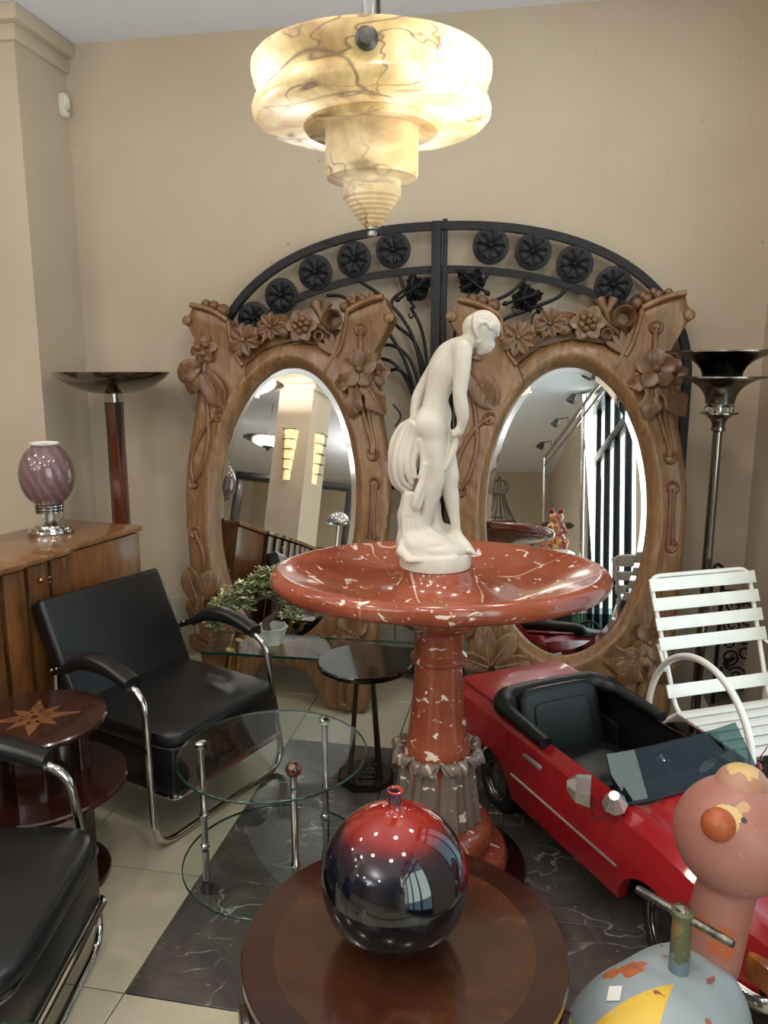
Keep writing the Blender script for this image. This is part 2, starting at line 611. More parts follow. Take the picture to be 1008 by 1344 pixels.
# far part of the shop floor, seen only in reflections
room_box('floor_rear', XL, XR, YB, -4.4, -0.012, 0.0, M['floor_tile'])
TS = 0.4745
TH = D2R(-10.6)
ta = Vector((math.cos(TH), math.sin(TH), 0))
tb = Vector((-math.sin(TH), math.cos(TH), 0))
T0 = Vector((-0.679, 1.73, 0))
def tile_mesh(name, mat):
    o = mesh_obj(name, G().box((0, 0, -0.006), (TS - 0.004, TS - 0.004, 0.012), 0, 0.0012, 1), mat, fl, False)
    return o
def floor_local(p):
    q = Matrix.Rotation(-YAW, 4, 'Z') @ (p - room(0, 0))
    return q
base_tiles = {}
for i in range(-5, 7):
    for j in range(-5, 7):
        c = T0 + ta * ((i + 0.5) * TS) + tb * ((j + 0.5) * TS)
        q = floor_local(c)
        if q.x > XR - 0.04 or q.x < -3.2 or q.y > -0.02 or q.y < -4.4:
            continue
        if q.x < -1.85 and q.y > -0.5:
            continue
        dark = 0 <= i <= 3 and 0 <= j <= 2
        nm = 'marble_slab' if dark else 'floor_tile'
        if nm not in base_tiles:
            o = base_tiles[nm] = tile_mesh(nm, M['marble_dark' if dark else 'floor_tile'])
        else:
            o = inst(nm, base_tiles[nm], fl)
        o.location = q
        o.rotation_euler = (0, 0, TH - YAW)

# skirting: marble slabs at the foot of the back wall
M['skirting'] = plain('pale_marble_skirting', (172, 166, 150), 0.3, var=0.25, vscale=7)
sk = room_box('baseboard_back', -1.68, XR - 0.01, -0.018, -0.001, 0, 0.02, M['skirting'])
for i in range(6):
    x0 = -1.66 + i * 0.575
    room_box('skirting_slab', x0, x0 + 0.57, -0.02, -0.001, 0.02, 0.33, M['skirting'], 0.003, parent=sk)

# motion sensor on the wall block
def place_room(lx, ly, z):
    return room(lx, ly, z)
ms = thing('motion_sensor', 'small white motion sensor high on the wall beside the left corner', 'sensor', room(-1.66, -0.065, 2.93), YAW + PI / 2)
M['plastic'] = plain('white_plastic', (222, 218, 206), 0.4, var=0.03)
prof = [(0.031 * math.cos(a), 0.062 * math.sin(a) if math.sin(a) > 0 else 0.062 * math.sin(a)) for a in [2 * PI * k / 24 for k in range(24)]]
prof = [(max(-0.029, min(0.029, x * 1.15)), max(-0.06, min(0.055, z))) for x, z in prof]
mesh_obj('housing', G().prism(prof, 0, 0.035, 0.008, RX(PI / 2)), M['plastic'], ms)
mesh_obj('lens', G().box((0, -0.036, 0.015), (0.042, 0.006, 0.045), 0, 0.002), M['white_paint'], ms)
mesh_obj('indicator_slot', G().box((0.004, -0.0365, -0.028), (0.012, 0.004, 0.004)), M['frame_black'], ms)

# ------------------------------------------------------------------ iron gate with an arched head
gate = thing('iron_gate', 'black wrought iron arched gate with rosettes and vines leaning on the back wall', 'gate', (0, 3.875, 0), YAW)
GC = 0.275
def ell(a, b, z0, n, t0=0.0, t1=PI, ex=2.0):
    out = []
    for i in range(n + 1):
        t = t0 + (t1 - t0) * i / n
        cx, sx = math.cos(t), math.sin(t)
        out.append((GC - a * math.copysign(abs(cx) ** (2 / ex), cx), z0 + b * abs(sx) ** (2 / ex)))
    return out
def bar(path, w, d, y0=0.0, closed=False):
    """flat iron bar following a path in x,z; w in the plane, d in depth"""
    P = [Vector((x, 0, z)) for x, z in path]
    rings = []
    for i, p in enumerate(P):
        t = (P[min(i + 1, len(P) - 1)] - P[max(i - 1, 0)]).normalized()
        nrm = Vector((-t.z, 0, t.x))
        rings.append([p + nrm * (sx * w / 2) + Vector((0, y0 + sy * d / 2, 0)) for sx, sy in ((1, 1), (1, -1), (-1, -1), (-1, 1))])
    return G().loft(rings)
arch = [(GC - 1.165, 0.0), (GC - 1.165, 0.7)] + ell(1.165, 0.735, 1.545, 48, ex=2.25) + [(GC + 1.165, 0.7), (GC + 1.165, 0.0)]
mesh_obj('outer_arch', bar(arch, 0.036, 0.045), M['iron'], gate, angle=30)
mesh_obj('inner_arch', bar(ell(1.115, 0.53, 1.55, 40), 0.034, 0.03), M['iron'], gate, angle=30)
mesh_obj('center_post', G().box((GC - 0.017, -0.006, 1.15), (0.046, 0.05, 2.30), 0, 0.004), M['iron'], gate)
mesh_obj('center_post', G().box((GC + 0.022, 0.004, 1.155), (0.022, 0.04, 2.31), 0, 0.003), M['iron'], gate)
mesh_obj('bottom_rail', G().box((GC, 0, 0.13), (2.30, 0.03, 0.04), 0, 0.003), M['iron'], gate)
mesh_obj('mid_rail', G().box((GC, 0, 1.02), (2.30, 0.03, 0.035), 0, 0.003), M['iron'], gate)
for x in (-0.95, -0.66, -0.37, -0.1, 0.65, 0.94, 1.23):
    mesh_obj('vertical_bar', G().tube([(x + 0.05, 0, 0.14), (x + 0.05, 0, 1.02)], 0.009, 8), M['iron'], gate)
mesh_obj('gate_foot', G().box((0.37, -0.05, 0.028), (0.12, 0.14, 0.055), 0, 0.006), M['iron'], gate)
mesh_obj('gate_foot', G().box((0.14, -0.03, 0.055), (0.09, 0.1, 0.03), 0, 0.006), M['iron'], gate)

def rosette_disc():
    g = G().lathe([(0.0, -0.008), (0.078, -0.008), (0.086, -0.004), (0.086, 0.006), (0.076, 0.010), (0.0, 0.010)], 28, m=RX(PI / 2))
    return g
def rosette_petals():
    g = G()
    b = G().blade(0.058, 0.038, 0.014, 0.004, 0.010, 0.006, 6, 8, 0.6, 0.3, m=T(0.013, 0, 0.014))
    for k in range(8):
        g.merge(b, RX(PI / 2) @ RZ(k * PI / 4 + 0.2))
    b2 = G().blade(0.05, 0.020, 0.010, 0.0, 0.002, 0.0, 4, 6, 0.6, 0.3, m=T(0.022, 0, 0.010))
    for k in range(8):
        g.merge(b2, RX(PI / 2) @ RZ(k * PI / 4 + 0.2 + PI / 8))
    return g
r0 = None
for u, w in [(0.048, 2.173), (-0.146, 2.136), (-0.342, 2.077), (-0.520, 1.971), (-0.667, 1.859), (0.515, 2.181), (0.713, 2.149), (0.905, 2.087), (1.083, 1.990), (1.225, 1.870)]:
    if r0 is None:
        r0 = mesh_obj('rosette', rosette_disc(), M['iron'], gate)
        p0 = mesh_obj('petals', rosette_petals(), M['iron'], r0)
        h0 = mesh_obj('boss', G().ball((0, -0.022, 0), 0.012, 10, 8), M['iron'], r0)
        o = r0
    else:
        o = inst('rosette', r0, gate)
        inst('petals', p0, o)
        inst('boss', h0, o)
    o.location = (u, -0.012, w)
    o.rotation_euler = (0, random.uniform(0, 3), 0)

# curling vine stems that fan out from low beside the post, and leaves
def gp(px, py, y=-0.01):
    """point of the gate plane, from the survey of the photograph"""
    a, v = (px - 504) / 1000, (672 - py) / 1000
    c, s_ = math.cos(D2R(10.5)), math.sin(D2R(10.5))
    d = Vector((a, c + v * s_, -s_ + v * c))
    nrm = Vector((0.179, 0.984, 0))
    t = nrm.dot(Vector((0, 3.875, 0))) / nrm.dot(d)
    p = Vector((0, 0, 1.6)) + d * t - Vector((0, 3.875, 0))
    return Vector((p.x * 0.984 - p.y * 0.179, y, p.z))
stems = [
    [(430, 388), (455, 392), (500, 425), (535, 480), (552, 560), (560, 680)],
    [(470, 368), (500, 388), (530, 420), (548, 460), (560, 540), (565, 680)],
    [(497, 453), (520, 455), (540, 475), (552, 520), (558, 600), (560, 690)],
    [(490, 470), (515, 475), (535, 500), (547, 540), (552, 620), (556, 690)],
    [(505, 490), (523, 485), (538, 500), (545, 530), (549, 600), (553, 690)],
    [(540, 404), (553, 430), (560, 470), (566, 560), (569, 690)],
    [(524, 358), (531, 380), (545, 405)],
    [(528, 383), (516, 395), (514, 415), (522, 428), (545, 450), (560, 500), (566, 600)],
    [(643, 355), (630, 378), (608, 400), (596, 450), (592, 560), (591, 690)],
    [(695, 362), (670, 385), (640, 402), (612, 440), (600, 540), (596, 690)],
    [(745, 377), (730, 392), (690, 408), (655, 425), (625, 470), (606, 560), (600, 690)],
    [(655, 412), (630, 440), (612, 480), (603, 560)],
    [(800, 400), (760, 420), (700, 450), (650, 480), (615, 560), (604, 690)],
]
for st in stems:
    pts = [gp(x, y, -0.012 - 0.012 * (i % 2)) for i, (x, y) in enumerate(st)]
    mesh_obj('vine_stem', G().tube(spline(pts, 7), 0.0085, 8), M['iron'], gate)
for st in [[(697, 425), (700, 414), (708, 408)], [(540, 404), (545, 412), (540, 418), (537, 412)], [(676, 412), (672, 405), (680, 402)], [(517, 530), (527, 545), (520, 560)]]:
    pts = [gp(x, y, -0.03) for x, y in st]
    g = G().tube(spline(pts, 6), 0.004, 7)
    if st[0][0] == 697:
        g.ball(pts[-1], 0.018, 10, 8)
    mesh_obj('tendril', g, M['iron'], gate)
def lobed_leaf(L):
    """five lobed hammered leaf: closed shell with raised lobes and a saw edge"""
    n, K = 60, 6
    def pt(t, th, under):
        e = 0.62 + 0.38 * math.cos(th)
        r = L * (0.38 + 0.62 * e) * (0.89 + 0.11 * math.cos(5 * th)) * (1 + 0.06 * math.cos(20 * th))
        z = 0.020 * math.cos(5 * th) * t - 0.034 * t * t + 0.006 * math.cos(20 * th) * t * t + 0.010 * math.sin(2 * th) * t - (0.006 if under else 0)
        return (r * t * math.cos(th) + 0.02, r * t * math.sin(th) * 0.85, z)
    rings = [[pt(k / K if k else 0.02, 2 * PI * j / n, False) for j in range(n)] for k in range(K + 1)]
    rings += [[pt(k / K if k else 0.02, 2 * PI * j / n, True) for j in range(n)] for k in range(K, -1, -1)]
    return G().loft(rings)
def vine_leaf(px, py, ang, s=1.0):
    g = lobed_leaf(0.098 * s)
    g.tube([(-0.075 * s, 0, -0.01), (-0.02, 0, 0.004), (0.05 * s, 0, 0.006), (0.10 * s, 0, -0.014)], [0.007, 0.007, 0.004, 0.002], 7)
    g.ball((-0.06 * s, 0.0, -0.004), 0.013, 8, 6)
    p = gp(px, py, -0.045)
    mesh_obj('vine_leaf', g, M['iron'], gate).matrix_local = Matrix.Translation(p) @ RX(PI / 2) @ RZ(ang)
vine_leaf(538, 385, 0.55)
vine_leaf(627, 376, 2.5)
vine_leaf(680, 395, 0.25)

# ------------------------------------------------------------------ carved mirror frames
OU, OW, OA, OB = -0.068, 0.963, 0.366, 0.672
OUTLINE = [(-0.585, 1.932), (-0.52, 1.915), (-0.45, 1.89), (-0.388, 1.856), (-0.386, 1.80), (-0.37, 1.735), (-0.345, 1.68), (-0.312, 1.632),
           (-0.27, 1.672), (-0.21, 1.712), (-0.14, 1.738), (-0.065, 1.746), (0.01, 1.742), (0.08, 1.724), (0.13, 1.70), (0.172, 1.674),
           (0.192, 1.71), (0.212, 1.77), (0.224, 1.83), (0.230, 1.886), (0.29, 1.912), (0.35, 1.932), (0.412, 1.945), (0.425, 1.90), (0.452, 1.862), (0.44, 1.835), (0.405, 1.822),
           (0.386, 1.78), (0.377, 1.70), (0.38, 1.60), (0.39, 1.50), (0.41, 1.38), (0.435, 1.26), (0.455, 1.13), (0.464, 1.0), (0.458, 0.86), (0.448, 0.70), (0.436, 0.52),
           (0.432, 0.36), (0.428, 0.20), (0.42, 0.06), (0.38, 0.0), (0.20, 0.0), (0.165, 0.06), (0.10, 0.145), (0.02, 0.175), (-0.068, 0.18), (-0.15, 0.165), (-0.215, 0.09), (-0.26, 0.0),
           (-0.44, 0.0), (-0.475, 0.10), (-0.495, 0.25), (-0.515, 0.40), (-0.55, 0.54), (-0.578, 0.68), (-0.60, 0.85), (-0.612, 1.0), (-0.61, 1.14), (-0.597, 1.25), (-0.58, 1.36),
           (-0.572, 1.50), (-0.566, 1.62), (-0.562, 1.72), (-0.568, 1.785), (-0.585, 1.822), (-0.622, 1.835), (-0.636, 1.858), (-0.612, 1.885)]
def outline_radius(ang):
    d = Vector((math.cos(ang), math.sin(ang)))
    best = None
    n = len(OUTLINE)
    for i in range(n):
        ax, ay = OUTLINE[i][0] - OU, OUTLINE[i][1] - OW
        bx, by = OUTLINE[(i + 1) % n][0] - OU, OUTLINE[(i + 1) % n][1] - OW
        ex, ey = bx - ax, by - ay
        det = d.x * -ey + d.y * ex
        if abs(det) < 1e-12:
            continue
        t = (ax * -ey + ay * ex) / det
        q = (d.x * ay - d.y * ax) / det
        if t > 0 and -1e-9 <= q <= 1 + 1e-9 and (best is None or t > best):
            best = t
    return best
angs = sorted(set([2 * PI * i / 260 for i in range(260)] + [math.atan2(w - OW, u - OU) % (2 * PI) for u, w in OUTLINE]))
def frame_height(dist, edge, w, u):
    """relief over the board: rolled rim round the glass, then a gently hollowed board"""
    rim = 0.034 + 0.048 * math.sin(min(1.0, dist / 0.05) * PI / 2)
    fade = max(0.0, min(1.0, (dist - 0.05) / 0.05))
    h = rim - 0.016 * fade
    if w > 1.62:                                        # the horns curl forward at the top
        h += 0.05 * ((w - 1.62) / 0.3) ** 2
    if w > 1.80:
        h += 0.018 * math.exp(-((edge - 0.006) / 0.012) ** 2)
    h *= 1 if edge > 0.03 else (0.72 + 0.28 * math.sin(edge / 0.03 * PI / 2))
    return h + 0.0016 * math.sin(u * 61 + w * 23) * math.sin(w * 47)
def mirror_frame():
    rings = []
    K = 14
    radii = []
    for a in angs:
        ri = 1 / math.sqrt((math.cos(a) / OA) ** 2 + (math.sin(a) / OB) ** 2)
        radii.append((ri, outline_radius(a)))
    # back ring pair, inner wall, front surface, outer wall
    def ring(fn):
        out = []
        for a, (ri, ro) in zip(angs, radii):
            r, h = fn(a, ri, ro)
            out.append((OU + r * math.cos(a), -h, OW + r * math.sin(a)))
        return out
    rings.append(ring(lambda a, ri, ro: (ro, 0.0)))
    rings.append(ring(lambda a, ri, ro: (ri, 0.0)))
    rings.append(ring(lambda a, ri, ro: (ri, 0.03)))
    for k in range(K + 1):
        t = (k / K) ** 1.5
        def f(a, ri, ro, t=t):
            r = ri + (ro - ri) * t
            return r, frame_height((ro - ri) * t, (ro - ri) * (1 - t), OW + r * math.sin(a), OU + r * math.cos(a))
        rings.append(ring(f))
    return G().loft(rings, True, loop=True)
def fh(u, w):
    a = math.atan2(w - OW, u - OU)
    ri = 1 / math.sqrt((math.cos(a) / OA) ** 2 + (math.sin(a) / OB) ** 2)
    r = math.hypot(u - OU, w - OW)
    ro = outline_radius(a) or r
    return frame_height(max(0, r - ri), max(0, min(ro - r, 1)), w, u)

FACE = RX(PI / 2)          # flat things drawn in x,y face the viewer (-y) and their z points out
def on_frame(u, w, rot=0.0, lift=0.0, s=1.0):
    return T(u, -fh(u, w) - lift, w) @ FACE @ RZ(rot) @ SC(s, s, s)
def flower(n, r, wd, bend, cup, centre, groove=0.0, th=0.014):
    g = G()
    for k in range(n):
        g.blade(r, wd * 0.86, th, bend, cup, groove, 9, 12, 0.5, 0.22, m=RZ(2 * PI * k / n) @ T(r * 0.06, 0, 0.008 + 0.005 * (k % 2)))
    g.ball((0, 0, 0.016), (centre, centre, centre * 0.9), 10, 8)
    g.lathe([(0.0, -0.02), (r * 0.5, -0.02), (r * 0.4, 0.006), (0, 0.008)], 14)
    return g
def leaf(L, W, bend=-0.015, lob=0):
    g = G().blade(L, W, 0.022, bend, 0.014, 0.010, 12, 14, 0.62, 0.4, lobes=lob, m=T(0, 0, 0.016))
    g.tube([(0, 0, 0.022), (L * 0.5, 0, 0.022 + bend * 0.25), (L * 0.9, 0, 0.020 + bend * 0.81)], [0.007, 0.0055, 0.002], 6)
    for q in (0.25, 0.45, 0.65):
        for sg_ in (-1, 1):
            g.tube([(L * q, 0, 0.022 + bend * q * q), (L * (q + 0.16), sg_ * W * 0.26, 0.026 + bend * (q + 0.16) ** 2)], [0.0035, 0.0015], 5)
    return g

mirror = thing('carved_mirror', 'carved oak oval mirror at the left, behind the bonsai and the black armchair', 'mirror', (-0.455, 3.53, 0.0), D2R(-17), D2R(-9.5))
mesh_obj('frame', mirror_frame(), M['oak'], mirror, angle=50)
# glass with a ground bevel round the edge
gl = [(OU + (OA + 0.012) * math.cos(2 * PI * k / 96), OW + (OB + 0.012) * math.sin(2 * PI * k / 96)) for k in range(96)]
def oval(s_, y):
    return [(OU + (OA + s_) * math.cos(2 * PI * k / 96), y, OW + (OB + s_) * math.sin(2 * PI * k / 96)) for k in range(96)]
mesh_obj('mirror_glass', G().loft([oval(-0.028, -0.0225), oval(-0.028, -0.024)], caps=(True, True)), M['mirror'], mirror, angle=5)
mesh_obj('glass_bevel', G().loft([oval(-0.0275, -0.022), oval(-0.0275, -0.024), oval(0.014, -0.0205), oval(0.014, -0.014)], caps=(False, False), loop=True), M['mirror'], mirror, angle=5)
mesh_obj('backboard', G().loft([oval(0.03, -0.012), oval(0.03, 0.0)]), M['oak_dark'], mirror)

def put(name, g, m, mat='oak_dark'):
    gg = G().merge(g, m)
    return mesh_obj(name, gg, M[mat], mirror, angle=50)
# the pierced row of flowers over the oval (stands free above the rim)
band_l = lambda u, w, rot=0.0, lift=0.0: T(u, -0.062 - lift, w) @ FACE @ RZ(rot)
put('garland_board', G().prism([(-0.345, 1.70), (-0.31, 1.642), (-0.21, 1.722), (-0.065, 1.757), (0.08, 1.734), (0.172, 1.684), (0.21, 1.75), (0.20, 1.81), (0.10, 1.82), (0.03, 1.84), (-0.08, 1.82), (-0.20, 1.815), (-0.30, 1.79)], 0.0, 0.035, 0.004), T(0, -0.012, 0) @ FACE)
put('carved_flower', flower(9, 0.082, 0.05, 0.004, 0.010, 0.014, 0.005), band_l(-0.308, 1.758, 0.3, 0.012))
put('carved_flower', flower(9, 0.066, 0.042, 0.012, 0.008, 0.013, 0.006), band_l(-0.168, 1.822, 0.1, 0.008))
g = flower(6, 0.078, 0.07, 0.010, 0.012, 0.006)
for k in range(6):
    a = k * PI / 3 + 0.3
    g.ball((0.03 * math.cos(a), 0.03 * math.sin(a), 0.026), 0.017, 10, 8)
g.ball((0, 0, 0.034), 0.016, 10, 8)
put('carved_flower', g, band_l(0.0, 1.822, 0.0, 0.010))
def cup_ring(r, t, depth):
    return G().lathe([(r * 0.45, -depth * 0.2), (r - t, depth * 0.72), (r - t * 0.5, depth), (r, depth * 0.8), (r * 0.72, 0.0), (r * 0.5, -depth * 0.5)], 22, caps=(True, True))
put('trumpet_flower', cup_ring(0.052, 0.016, 0.055), band_l(0.158, 1.846, 0, 0.0))
put('seed_ring', cup_ring(0.03, 0.014, 0.03), band_l(-0.221, 1.762, 0, 0.004))
put('seed_ring', cup_ring(0.027, 0.013, 0.03), band_l(0.087, 1.772, 0, 0.004))
put('seed_ball', G().ball((0, 0, 0.01), (0.034, 0.03, 0.024), 14, 10), band_l(-0.10, 1.795))
put('seed_ball', G().ball((0, 0, 0.01), (0.03, 0.025, 0.02), 14, 10), band_l(-0.25, 1.80))
put('carved_leaf', leaf(0.12, 0.05), band_l(-0.14, 1.86, -0.2))
g = G()
for k in range(5):
    g.blade(0.10, 0.034, 0.02, 0.01, 0.0, 0.004, 6, 8, 0.5, 0.25, m=RZ(-0.75 + k * 0.42))
put('shell_flower', g, band_l(0.168, 1.69, PI / 2 + 0.1, 0.004))
put('garland_stalk', G().tube([(0.10, -0.05, 1.83), (0.085, -0.055, 1.87), (0.065, -0.05, 1.905), (0.05, -0.045, 1.935)], [0.016, 0.017, 0.022, 0.032], 10), T(0, 0, 0))
put('garland_stalk', G().tube([(0.085, -0.055, 1.86), (0.10, -0.052, 1.90), (0.115, -0.05, 1.938)], [0.014, 0.016, 0.024], 10), T(0, 0, 0))
put('garland_stalk', G().tube(spline([(0.03, -0.05, 1.80), (0.07, -0.06, 1.825), (0.12, -0.055, 1.80), (0.15, -0.05, 1.77)], 5), 0.015, 8), T(0, 0, 0))
# rolled lips and scrolls where the horns end
def lip_pts(pts, dy=0.004):
    return [(u, -fh(u * 0.985 + OU * 0.015, w * 0.985 + OW * 0.015) - dy, w) for u, w in pts]
put('horn_lip', G().tube(spline(lip_pts([(-0.588, 1.928), (-0.52, 1.914), (-0.45, 1.888), (-0.392, 1.852)]), 5), 0.014, 8), T(0, 0, 0), 'oak')
put('horn_lip', G().tube(spline(lip_pts([(0.232, 1.882), (0.29, 1.909), (0.35, 1.929), (0.412, 1.942)]), 5), 0.014, 8), T(0, 0, 0), 'oak')
put('horn_lip', G().tube(spline(lip_pts([(-0.39, 1.85), (-0.384, 1.79), (-0.366, 1.725), (-0.34, 1.67), (-0.312, 1.634)]), 5), 0.011, 8), T(0, 0, 0), 'oak')
put('horn_lip', G().tube(spline(lip_pts([(0.172, 1.676), (0.196, 1.72), (0.214, 1.78), (0.226, 1.84), (0.232, 1.882)]), 5), 0.011, 8), T(0, 0, 0), 'oak')
for u, w in ((-0.618, 1.856), (0.436, 1.850)):
    yy = -fh(u * 0.97 + OU * 0.03, w * 0.97 + OW * 0.03)
    put('horn_scroll', G().tube([(u, yy + 0.06, w), (u, yy + 0.02, w), (u, yy - 0.012, w), (u, yy - 0.018, w)], [0.020, 0.023, 0.024, 0.016], 14), T(0, 0, 0), 'oak')
# berries on the horns
for bb, (uu, ww) in enumerate([(0.212, 1.905), (0.255, 1.925), (0.30, 1.94), (0.345, 1.952), (0.235, 1.94), (0.28, 1.957), (-0.52, 1.937), (-0.475, 1.928), (-0.425, 1.905)]):
    r = (0.026, 0.024, 0.023, 0.02, 0.019, 0.018, 0.025, 0.027, 0.033)[bb]
    mesh_obj('berry', G().ball((0, 0, 0), r, 12, 8), M['oak_dark'], mirror, loc=(uu, -0.085, ww))
# left stile: bud, leaves, looping stems
g = flower(6, 0.072, 0.06, -0.006, 0.012, 0.012)
for k in range(3):
    a = k * 2.1 + 0.6
    g.ball((0.026 * math.cos(a), 0.026 * math.sin(a), 0.022), 0.019, 10, 8)
put('carved_flower', g, on_frame(-0.525, 1.715, 0.2, 0.004))
put('carved_leaf', leaf(0.14, 0.115), on_frame(-0.545, 1.635, PI + 0.45, 0.004))
put('carved_leaf', leaf(0.12, 0.095), on_frame(-0.545, 1.60, PI + 1.1, 0.002))
put('carved_leaf', leaf(0.20, 0.125), on_frame(-0.515, 1.60, -1.0, 0.004))
def stem_on(pts, r=0.012, lift=0.002):
    P = spline([(u, -fh(u, w) - lift, w) for u, w in pts], 6)
    return G().tube(P, r, 8)
put('carved_stem', stem_on([(-0.525, 1.68), (-0.522, 1.60), (-0.507, 1.49), (-0.49, 1.37), (-0.484, 1.25), (-0.515, 1.12), (-0.556, 1.055)]), T(0, 0, 0))
put('carved_stem', stem_on([(-0.428, 1.387), (-0.47, 1.362), (-0.51, 1.32), (-0.565, 1.21), (-0.575, 1.12), (-0.556, 1.055)]), T(0, 0, 0))
def hole(u, w, s=1.0):
    g = G().lathe([(0.0, -0.004), (0.013 * s, -0.004), (0.019 * s, 0.006), (0.027 * s, 0.010), (0.034 * s, 0.002), (0.034 * s, -0.01)], 18)
    put('carved_eyelet', g, on_frame(u, w, 0, 0))
for u, w in [(-0.428, 1.387), (-0.556, 1.05), (-0.536, 0.80), (0.378, 1.222), (0.393, 1.085), (0.395, 0.825), (0.298, 1.80)]:
    hole(u, w)
put('carved_stem', stem_on([(-0.536, 0.80), (-0.525, 0.775), (-0.492, 0.72), (-0.478, 0.66), (-0.482, 0.58), (-0.49, 0.45)]), T(0, 0, 0))
put('carved_leaf', leaf(0.17, 0.11), on_frame(-0.495, 0.47, PI - 1.1, 0.004))
put('carved_leaf', leaf(0.17, 0.12), on_frame(-0.485, 0.47, 1.05, 0.004))
put('carved_leaf', leaf(0.15, 0.10), on_frame(-0.49, 0.50, -1.8, 0.004))
# right stile: open flower with leaves, stems
g = flower(5, 0.088, 0.088, 0.006, 0.016, 0.020)
put('carved_flower', g, on_frame(0.302, 1.612, 0.35, 0.026))
put('carved_flower', flower(5, 0.06, 0.056, 0.004, 0.012, 0.014), on_frame(0.385, 1.60, 0.1, 0.004))
put('carved_leaf', leaf(0.135, 0.075, -0.01, 2), on_frame(0.305, 1.572, PI + 0.22, 0.006))
put('carved_leaf', leaf(0.18, 0.085, -0.01, 2), on_frame(0.295, 1.555, -PI / 2 - 0.12, 0.008))
put('carved_leaf', leaf(0.19, 0.095, -0.01, 2), on_frame(0.325, 1.56, -PI / 2 + 0.62, 0.008))
put('carved_stem', stem_on([(0.315, 1.45), (0.335, 1.38), (0.366, 1.29), (0.378, 1.225)], 0.013), T(0, 0, 0))
put('carved_stem', stem_on([(0.345, 1.45), (0.36, 1.36), (0.382, 1.28), (0.382, 1.225)], 0.010), T(0, 0, 0))
put('carved_stem', stem_on([(0.386, 1.08), (0.388, 0.96), (0.384, 0.83)], 0.011), T(0, 0, 0))
put('carved_stem', stem_on([(0.402, 1.08), (0.398, 0.96), (0.404, 0.83)], 0.010), T(0, 0, 0))
put('carved_stem', stem_on([(0.298, 1.80), (0.296, 1.76), (0.297, 1.68)], 0.013), T(0, 0, 0))
# bottom corners
put('carved_flower', flower(4, 0.085, 0.085, 0.004, 0.014, 0.016), on_frame(0.318, 0.385, 0.5, 0.010))
put('carved_leaf', leaf(0.17, 0.11, -0.01, 2), on_frame(0.275, 0.32, PI + 0.15, 0.004))
put('carved_leaf', leaf(0.17, 0.115, -0.01, 2), on_frame(0.27, 0.34, -PI / 2 - 0.45, 0.006))
put('carved_leaf', leaf(0.16, 0.11, -0.01, 2), on_frame(0.32, 0.34, -PI / 2 + 0.5, 0.006))
put('carved_stem', stem_on([(0.352, 0.62), (0.348, 0.54), (0.335, 0.45)], 0.012), T(0, 0, 0))
put('carved_leaf', leaf(0.20, 0.10, -0.01), on_frame(-0.40, 0.24, 1.75, 0.006))
put('carved_leaf', leaf(0.19, 0.10, -0.01), on_frame(-0.39, 0.24, 0.95, 0.006))
put('carved_leaf', leaf(0.17, 0.09, -0.01), on_frame(-0.37, 0.23, 0.25, 0.006))
put('carved_leaf', leaf(0.15, 0.09, -0.01), on_frame(-0.40, 0.23, PI - 0.3, 0.006))
put('carved_scroll', G().tube(spline([(0.30, -0.07, 0.20), (0.28, -0.08, 0.10), (0.29, -0.08, 0.04), (0.32, -0.08, 0.03), (0.33, -0.08, 0.06)], 6), [0.022] * 25, 10), T(0, 0, 0))
mirror2 = copy_tree(mirror)
mirror2.location = (0.89, 3.345, 0.0)
mirror2.rotation_euler = (D2R(-9), 0, D2R(-9))
mirror2['label'] = 'carved oak oval mirror at the right, behind the red car, with a varnished upper corner'

